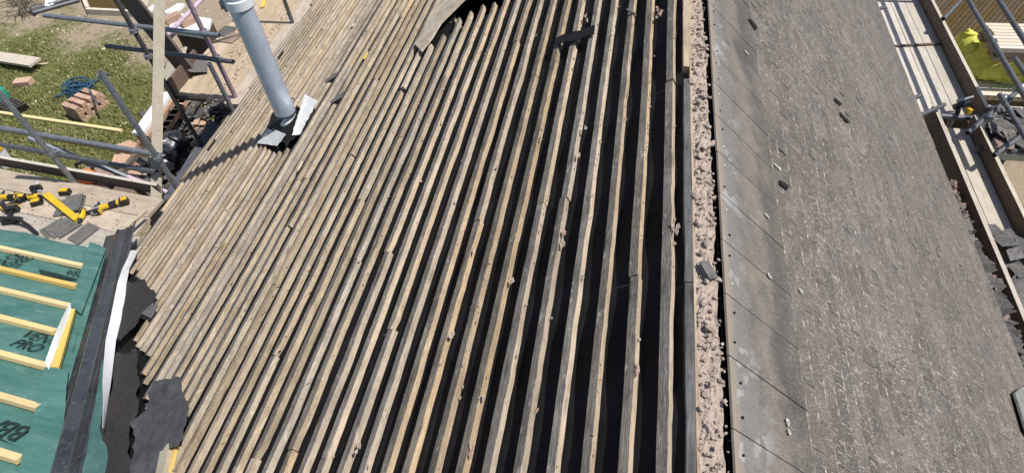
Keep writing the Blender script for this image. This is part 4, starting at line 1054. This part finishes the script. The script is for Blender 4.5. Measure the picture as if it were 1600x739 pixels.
def tool_grinder(px, py, rz, lab, sc=.78):
    c = onZ(px, py, ZD); t = thing('angle_grinder', lab, 'power tool', c); Z = Matrix.Rotation(rz, 3, 'Z')
    P = lambda x, y, z: c + (Z @ V((x, y, z))) * sc
    b = B(); b.tube([P(0, 0, .05), P(.10, 0, .05), P(.24, 0, .05)], .033 * sc, 14, rs=[.036 * sc, .034 * sc, .03 * sc]); mt_ = b.build('motor_body', m_yel, t, True)
    b = B(); b.tube([P(.11, 0, .05), P(.20, 0, .05)], .0365 * sc, 14); b.box(P(.155, 0, .085), (.07 * sc, .03 * sc, .014 * sc), Euler((0, 0, rz))); b.build('rubber_grip', m_blk, mt_, True)
    b = B(); b.tube([P(-.02, 0, .05), P(-.02, .10, .055)], .016 * sc, 10); b.build('side_handle', m_blk, t, True)
    b = B(); b.tube([P(-.06, 0, .05), P(0, 0, .05)], .038 * sc, 12, rs=[.03 * sc, .038 * sc]); b.build('gear_head', m_grytool, t, True)
    b = B(); b.tube([P(-.05, 0, .018), P(-.05, 0, .026)], .075 * sc, 24); b.tube([P(-.05, 0, .03), P(-.05, 0, .042)], .08 * sc, 24); b.build('disc_guard', m_grytool, t, True)
    b = B(); b.box(P(.285, 0, .045), (.10 * sc, .085 * sc, .075 * sc), Euler((0, 0, rz))); bt = b.build('battery', m_blk, t)
    b = B(); b.box(P(.30, 0, .088), (.07 * sc, .05 * sc, .012 * sc), Euler((0, 0, rz))); b.build('battery_label', m_yel, bt)
    return t
tool_grinder(160, 329, .55, 'yellow angle grinder with silver guard on the deck right of slates')
tool_drill(132, 338, -1.25, 'yellow cordless driver standing tipped between the slates')
tool_grinder(6, 312, .1, 'yellow and silver saw at the left edge of deck')
tool_drill(32, 313, 2.5, 'yellow and black cordless drill near the deck edge')
tool_drill(54, 311, .2, 'slim yellow driver lying left of the spirit level', sc=.75)
for px, py, rz, lb_ in ((60, 319, .5, 'yellow topped battery lying left of the slanting level'), (104, 303, .2, 'battery with a yellow lid behind the grey slates')):
    c = onZ(px, py, ZD); t = thing('battery_pack', lb_, 'battery', c)
    b = B(); b.box(c + V((0, 0, .025)), (.10, .06, .05), Euler((0, 0, rz))); b.build('case', m_blk, t)
    b = B(); b.box(c + V((0, 0, .055)), (.075, .045, .012), Euler((0, 0, rz))); b.build('lid', m_yel, t)
tool_drill(18, 348, .3, 'black and yellow tool half under the green membrane edge', m_blk, .9)
# cable of that tool
b = B(); b.tube([onZ(0, 340, ZD + .05), onZ(14, 341, ZD + .08), onZ(30, 343, ZD + .08), onZ(44, 352, ZD + .05), onZ(58, 365, ZD + .03)], .016, 8); tag(b.build('black_hose', m_blk, None, True), 'black hose curving along the deck behind the green membrane', 'hose')
b = B(); b.beam(onZ(72, 304, ZD + .035), onZ(121, 343, ZD + .035), .06, .03); tag(b.build('spirit_level', m_yel), 'bright yellow level lying slantwise on the deck', 'level')
def slatestack(px, py, n, rz, lab, dx=0.0, dy=0):
    c = onZ(px, py, ZD); t = thing('slate_stack', lab, 'slate stack', c)
    for i in range(n):
        b = B(); b.box(c + V((dx * i + rr(-.012, .012), dy * i + rr(-.012, .012), .004 + .0075 * i)), (.17, .225, .006), Euler((rr(-.01, .01), rr(-.01, .01) + (.06 if dx else 0), rz + rr(-.06, .06)))); b.build('slate', m_tile, t)
slatestack(116, 322, 6, .45, 'grey slate stack on deck between the level and grinder')
slatestack(103, 326, 2, .35, 'pair of grey slates tucked behind the yellow level')
slatestack(88, 356, 3, -.55, 'grey slates fanned out on the deck beside the green membrane', .06, .0)
slatestack(132, 365, 2, -.3, 'two darker slates beside the trough end')
b = B(); b.beam(onZ(197, 358, ZD + .12), onZ(228, 330, ZD + .12), .028, .028); tag(b.build('timber_offcut', m_post), 'short thin batten lying at the end of the trough', 'timber')
b = B(); c0 = [onZ(46, 297, ZD + .012), onZ(65, 300, ZD + .012), onZ(59, 281, ZD + .03)]; b.prism(c0, (0, 0, 1), .003); tag(b.build('warning_triangle', m_sticker), 'pale translucent triangular sign lying by the toe board', 'sign')
c = onZ(135, 276, .95); t = thing('orange_saw', 'orange and black saw lying below the scaffold corner', 'power tool', c)
b = B(); b.box(c, (.20, .14, .12), Euler((.2, .1, .4))); b.build('body', m_org, t); b = B(); b.tube([c + V((-.14, .04, .02)), c + V((-.16, .1, .1)), c + V((-.02, .12, .14)), c + V((.1, .08, .08))], .02, 8); b.build('handle', m_blk, t, True)
b = B(); b.box(c + V((.25, -.04, -.02)), (.34, .05, .02), Euler((0, .1, -.1))); b.build('blade', m_grytool, t)
b = B(); b.box(c + V((0, 0, -.4)), (.5, .5, .62)); tag(b.build('block_pile', m_tile2), 'low block pile in shadow under the orange saw', 'blocks')
# grit on the deck
b = B()
for _ in range(240): b.rock(onZ(rr(0, 215), rr(300, 372), ZD + .004), rr(.003, .011), .6)
tag(b.build('deck_grit', m_rubble), 'grit and chips on the boards beside the green roof', 'grit', kind='stuff')

# ------------------------------------------------------------------ right scaffold
sr = thing('scaffold', 'right scaffold of sunlit boards and guard rails below the slates', 'scaffold', (3.4, 5, 0))
XT = 3.585; YM = 5.62
deck(sr, 2.86, XT - .02, YM + .03, YB + 1.5, 4, ZD, m_board)
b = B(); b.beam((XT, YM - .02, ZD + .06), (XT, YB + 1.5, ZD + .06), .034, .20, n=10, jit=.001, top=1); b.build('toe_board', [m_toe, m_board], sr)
# a board-end strap across the deck
b = B(); b.beam((2.86, 6.86, ZD + .012), (XT - .03, 6.98, ZD + .012), .03, .014); b.build('board_strap', m_toe, sr)
# guard rails
for z, ya in ((2.365, 5.7), (2.648, 5.9)):
    tube(V((XT, 4.85, z)), V((XT, YB + 1.5, z)), m_galvd, sr, .024)
# near bay
deck(sr, 3.07, 3.43, 1.2, YM - .15, 2, ZD, m_board)
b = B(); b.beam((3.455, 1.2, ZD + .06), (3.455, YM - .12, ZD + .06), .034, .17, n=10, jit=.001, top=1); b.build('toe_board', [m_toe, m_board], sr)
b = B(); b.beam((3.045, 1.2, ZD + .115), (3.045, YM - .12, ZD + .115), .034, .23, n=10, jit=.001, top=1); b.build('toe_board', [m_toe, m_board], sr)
deck(sr, 2.5, 3.0, 1.2, YM - .2, 2, ZD - .02, m_toe)
# transoms at the joint
tube(V((2.7, YM - .03, ZD + .05)), V((3.75, YM - .06, ZD + .05)), m_galvd, sr)
tube(V((2.7, YM - .12, ZD - .07)), V((4.4, YM - .12, ZD - .07)), m_galv, sr)
tube(onZ(1432, 183, ZD + .3), onZ(1432, 183, ZD + .3) + V((.3, .22, 0)), m_lead, sr, .02)
for (px, py) in ((1426, 158), (1371, 18)):
    a_ = onZ(px, py, ZD + .25); tube(a_ - V((.12, .05, 0)), a_ + V((.10, .10, .0)), m_lead, sr, .022)
# standards outside the rails
for y in (5.55, 7.95):
    tube(V((XT + .07, y, 0)), V((XT + .07, y, 2.9)), m_galvd, sr) if y > 7 else None
da, db_ = onZ(1512, 208, 2.05), onZ(1640, 101, 2.05); tube(da, db_, m_galvd, sr, .023)
ea, eb = onZ(1553, 243, 2.0), onZ(1650, 174, 2.0); tube(ea, eb, m_galvd, sr, .023)
fa, fb_ = onZ(1562, 148, 2.15), onZ(1604, 218, 2.15); tube(fa, fb_, m_galvd, sr, .023)
ga, gb = onZ(1586, 92, 2.3), onZ(1640, 175, 2.3); tube(ga, gb, m_galvd, sr, .023)
for q in (onZ(1570, 154, 2.1), onZ(1596, 137, 2.1), onZ(1540, 184, 2.05)): coupler(q, V((.5, .6, .2)), sr)
b = B(); da = onZ(1470, 28, 2.3); tube(onZ(1474, 30, 2.0), onZ(1502, 0, 2.0), m_galvd, sr, .022)
# slates heaped behind the inner board and on the near boards
def heap(n, pxs, z0, zr_, group, lab, size=(.10, .22), ex=.35):
    for i in range(n):
        t = (i + random.random()) / n; a_, e_ = pxs
        c = onZ(a_[0] + (e_[0] - a_[0]) * t + rr(-a_[2], a_[2]), a_[1] + (e_[1] - a_[1]) * t + rr(-4, 4), z0 + rr(0, zr_))
        L_ = rr(*size); W_ = L_ * rr(.55, .9); E = Euler((rr(-ex, ex), rr(-ex, ex), rr(0, 3.1))).to_matrix()
        q = [V((-L_ / 2, -W_ / 2 * rr(.5, 1), 0)), V((L_ / 2 * rr(.4, 1), -W_ / 2, 0)), V((L_ / 2, W_ / 2 * rr(.2, 1), 0)), V((-L_ / 2 * rr(.3, .9), W_ / 2, 0))]
        b = B(); b.prism([c + E @ v for v in q], E @ V((0, 0, 1)), .007); tag(b.build('broken_slate', m_tile), lab, 'slate', group)
heap(70, ((1488, 315, 9), (1610, 600, 13)), 2.02, .18, 'broken slates along the right eave', 'broken grey slate in the heap between roof edge and inner board', (.06, .19), .75)
heap(20, ((1545, 355, 12), (1600, 400, 12)), ZD + .02, .10, 'broken slates on the near boards', 'broken grey slate on the sunlit boards beside the toe board')
heap(16, ((1572, 400, 12), (1612, 500, 14)), ZD + .02, .06, 'broken slates on the near boards', 'broken grey slate on the sunlit boards beside the toe board')
b = B()
for _ in range(500):
    t = random.random(); c = onZ(1478 + 130 * t + rr(-6, 10), 285 + 320 * t + rr(-6, 6), 2.0 + rr(-.1, .1)); b.box(c, (rr(.01, .05), rr(.01, .08), rr(.004, .02)), Euler((rr(-1, 1), rr(-1, 1), rr(0, 3))))
tag(b.build('eave_debris', m_tile2), 'brown tile splinters packed along the right eave', 'debris', kind='stuff')
b = B(); q = [onR(1582, 614, .03), onR(1592, 606, .03), onR(1612, 605, .03), onR(1612, 690, .03), onR(1600, 672, .03), onR(1590, 640, .03)]; b.prism(q, NR, .012); tag(b.build('roof_offcut', plain('grey_green_roofing', (.20, .21, .19), .9, .4, 14)), 'grey green torn roofing piece at the lower right roof edge', 'roofing')

# loading bay
lbx = thing('loading_platform', 'scaffold loading platform with pale plywood beyond the right boards', 'platform', (4.6, 6, 0))
ZP = .75
b = B(); b.prism([onZ(1490, 113, ZP), onZ(1700, 122, ZP), onZ(1700, 158, ZP), onZ(1490, 146, ZP)][::-1], (0, 0, -1), .02); b.build('plywood_sheet', m_ply, lbx)
pl = onZ(1516, 150, ZP)
b = B(); b.beam((4.4, pl.y - .02, ZP - .12), (7.5, pl.y - .02, ZP - .12), .036, .2); b.build('front_board', m_deck, lbx)
deck(lbx, 5.13, 5.95, 3.53, 6.4, 4, ZD - .05, m_board, along='X')
b = B(); b.beam((3.53, 5.115, ZD - .03), (6.4, 5.115, ZD - .03), .034, .075); b.build('edge_board', m_board, lbx)
for x in (3.75, 6.1):
    for y in (5.2, 6.3): tube(V((x, y, 0)), V((x, y, ZD - .08)), m_galvd, lbx)
heap(34, ((1538, 190, 12), (1600, 222, 12)), ZD + .0, .12, 'slates tipped on the loading bay', 'broken slate tipped on the boards of the loading bay', (.12, .26), .4)
heap(14, ((1580, 175, 14), (1625, 215, 14)), ZD + .0, .12, 'slates tipped on the loading bay', 'broken slate tipped on the boards of the loading bay', (.12, .26), .4)
b = B(); b2 = B()
for _ in range(420):
    c = onZ(rr(1528, 1660), rr(172, 236), ZD + rr(0, .06)); (b if random.random() < .7 else b2).box(c, (rr(.015, .07), rr(.015, .06), rr(.005, .03)), Euler((rr(-.7, .7), rr(-.7, .7), rr(0, 3))))
tag(b.build('slate_fragments', m_tile), 'small slate fragments covering the loading bay boards', 'rubble', kind='stuff'); tag(b2.build('clay_fragments', m_tile2), 'small reddish fragments among slates on the loading bay', 'rubble', kind='stuff')
c = onZ(1566, 226, ZD + .06); b = B(); b.prism([c + V((-.12, -.05, 0)), c + V((.05, -.1, .02)), c + V((.13, .06, .02)), c + V((-.05, .1, 0))], (0, 0, 1), .012); tag(b.build('clay_tile', m_tile2), 'reddish broken clay tile among grey slates on the loading bay', 'tile')
# sacks
def sack(px, py, r_, lab, seed, txt=None):
    c = onZ(px, py, ZP) + V((0, 0, r_[2] * .55)); t = thing('bulk_sack', lab, 'sack', (c.x, c.y, ZP)); bag('sack_body', c, r_, 1, m_bag, t, seed, 36, .22)
    bag('gathered_neck', c + V((-.08, .03, r_[2] * .80)), (r_[0] * .42, r_[1] * .30, r_[2] * .28), 1, m_bag, t, seed + 4, 20, .5)
    return t, c
tS, cS = sack(1550, 112, (.42, .38, .31), 'large yellow green sack on the plywood with dark printing', 2)
sack(1504, 94, (.22, .26, .26), 'small crumpled yellow sack behind the toe board', 9)
sack(1610, 118, (.32, .32, .26), 'yellow green sack at the right edge under the battens', 14)
# printing and strap on the big sack: follows its front
for (dx, dz, w_) in ((.02, .06, .16), (.06, -.07, .20), (.0, -.13, .22)):
    b = B()
    n_ = 7
    for i in range(n_):
        x = dx + w_ * (i / (n_ - 1) - .5) * 1.0; y_ = -.40 * math.sqrt(max(.05, 1 - (x / .37) ** 2 - (dz / .5) ** 2)) - .02
        b.box(cS + V((x, y_, dz)), (.020, .006, .035), Euler((.15, 0, x * 1.2)))
    b.build('printed_text', m_bagink, tS)
# pack of battens
pkb = thing('batten_pack', 'pack of pale sawn battens stacked beyond the yellow sack', 'timber pack', (*onZ(1585, 70, ZP).xy, ZP))
ZT = ZP + .64
c1, c2 = onZ(1540, 36, ZT), onZ(1566, 76, ZT)
rowd = (c2 - c1); wd = rowd.length; rowd.normalize(); longd = V((-rowd.y, rowd.x, 0))
if longd.x < 0: longd = -longd
for lay in range(3):
    for i in range(8):
        p = c1 + rowd * (wd * (i + .5) / 8) + V((0, 0, -.03 - lay * .068)); o_ = rr(-.03, .03)
        b = B(); b.beam(p + longd * o_, p + longd * (2.2 + o_), wd / 8 - .008, .06, n=3, jit=.0015); b.build('batten', m_ply if lay == 0 else m_raft, pkb)
for i in range(2):
    b = B(); p = c1.lerp(c2, .5) + longd * (.75 + i * 1.1); b.box(V((p.x, p.y, ZP + .215)), (.10, wd, .43), Matrix((( longd.x, rowd.x, 0), (longd.y, rowd.y, 0), (0, 0, 1))).to_3x3()); b.build('bearer', m_raft, pkb)
# brown decking below, boards running away at a slant
dk = thing('timber_decking', 'brown grooved timber decking on the ground beyond scaffold', 'decking', (5.6, 10.5, 0))
d1_, d2_ = onZ(1487, 58, .1), onZ(1538, 0, .1); dd = (d2_ - d1_).normalized(); dsd = V((dd.y, -dd.x, 0))
for i in range(-6, 50):
    b = B(); c = d1_ + dsd * (i * .068 - .5); b.beam(c - dd * 2.2 + V((0, 0, -.05)), c + dd * 4.5 + V((0, 0, -.05)), .058, .06 + rr(-.006, .006), n=2); b.build('board', m_deck, dk)
# yellow tool hanging at the board joint
c = onZ(1506, 168, ZD + .12); t = thing('power_tool', 'black and yellow nail gun resting at the right board joint', 'power tool', c)
b = B(); b.tube([c + V((-.08, .02, -.02)), c + V((.06, .04, .04))], .03, 12); b.build('body', m_blk, t, True)
b = B(); b.box(c + V((.04, -.04, -.01)), (.055, .04, .045), Euler((0, .3, .5))); b.build('motor_cover', m_yel, t)
b = B(); b.tube([c + V((-.06, .06, .02)), c + V((.08, .09, .07))], .014, 10); b.build('magazine', m_grytool, t, True)
b = B(); b.tube([c + V((-.04, .0, -.02)), c + V((-.06, -.08, -.07))], .025, 8); b.build('handle', m_blk, t, True)
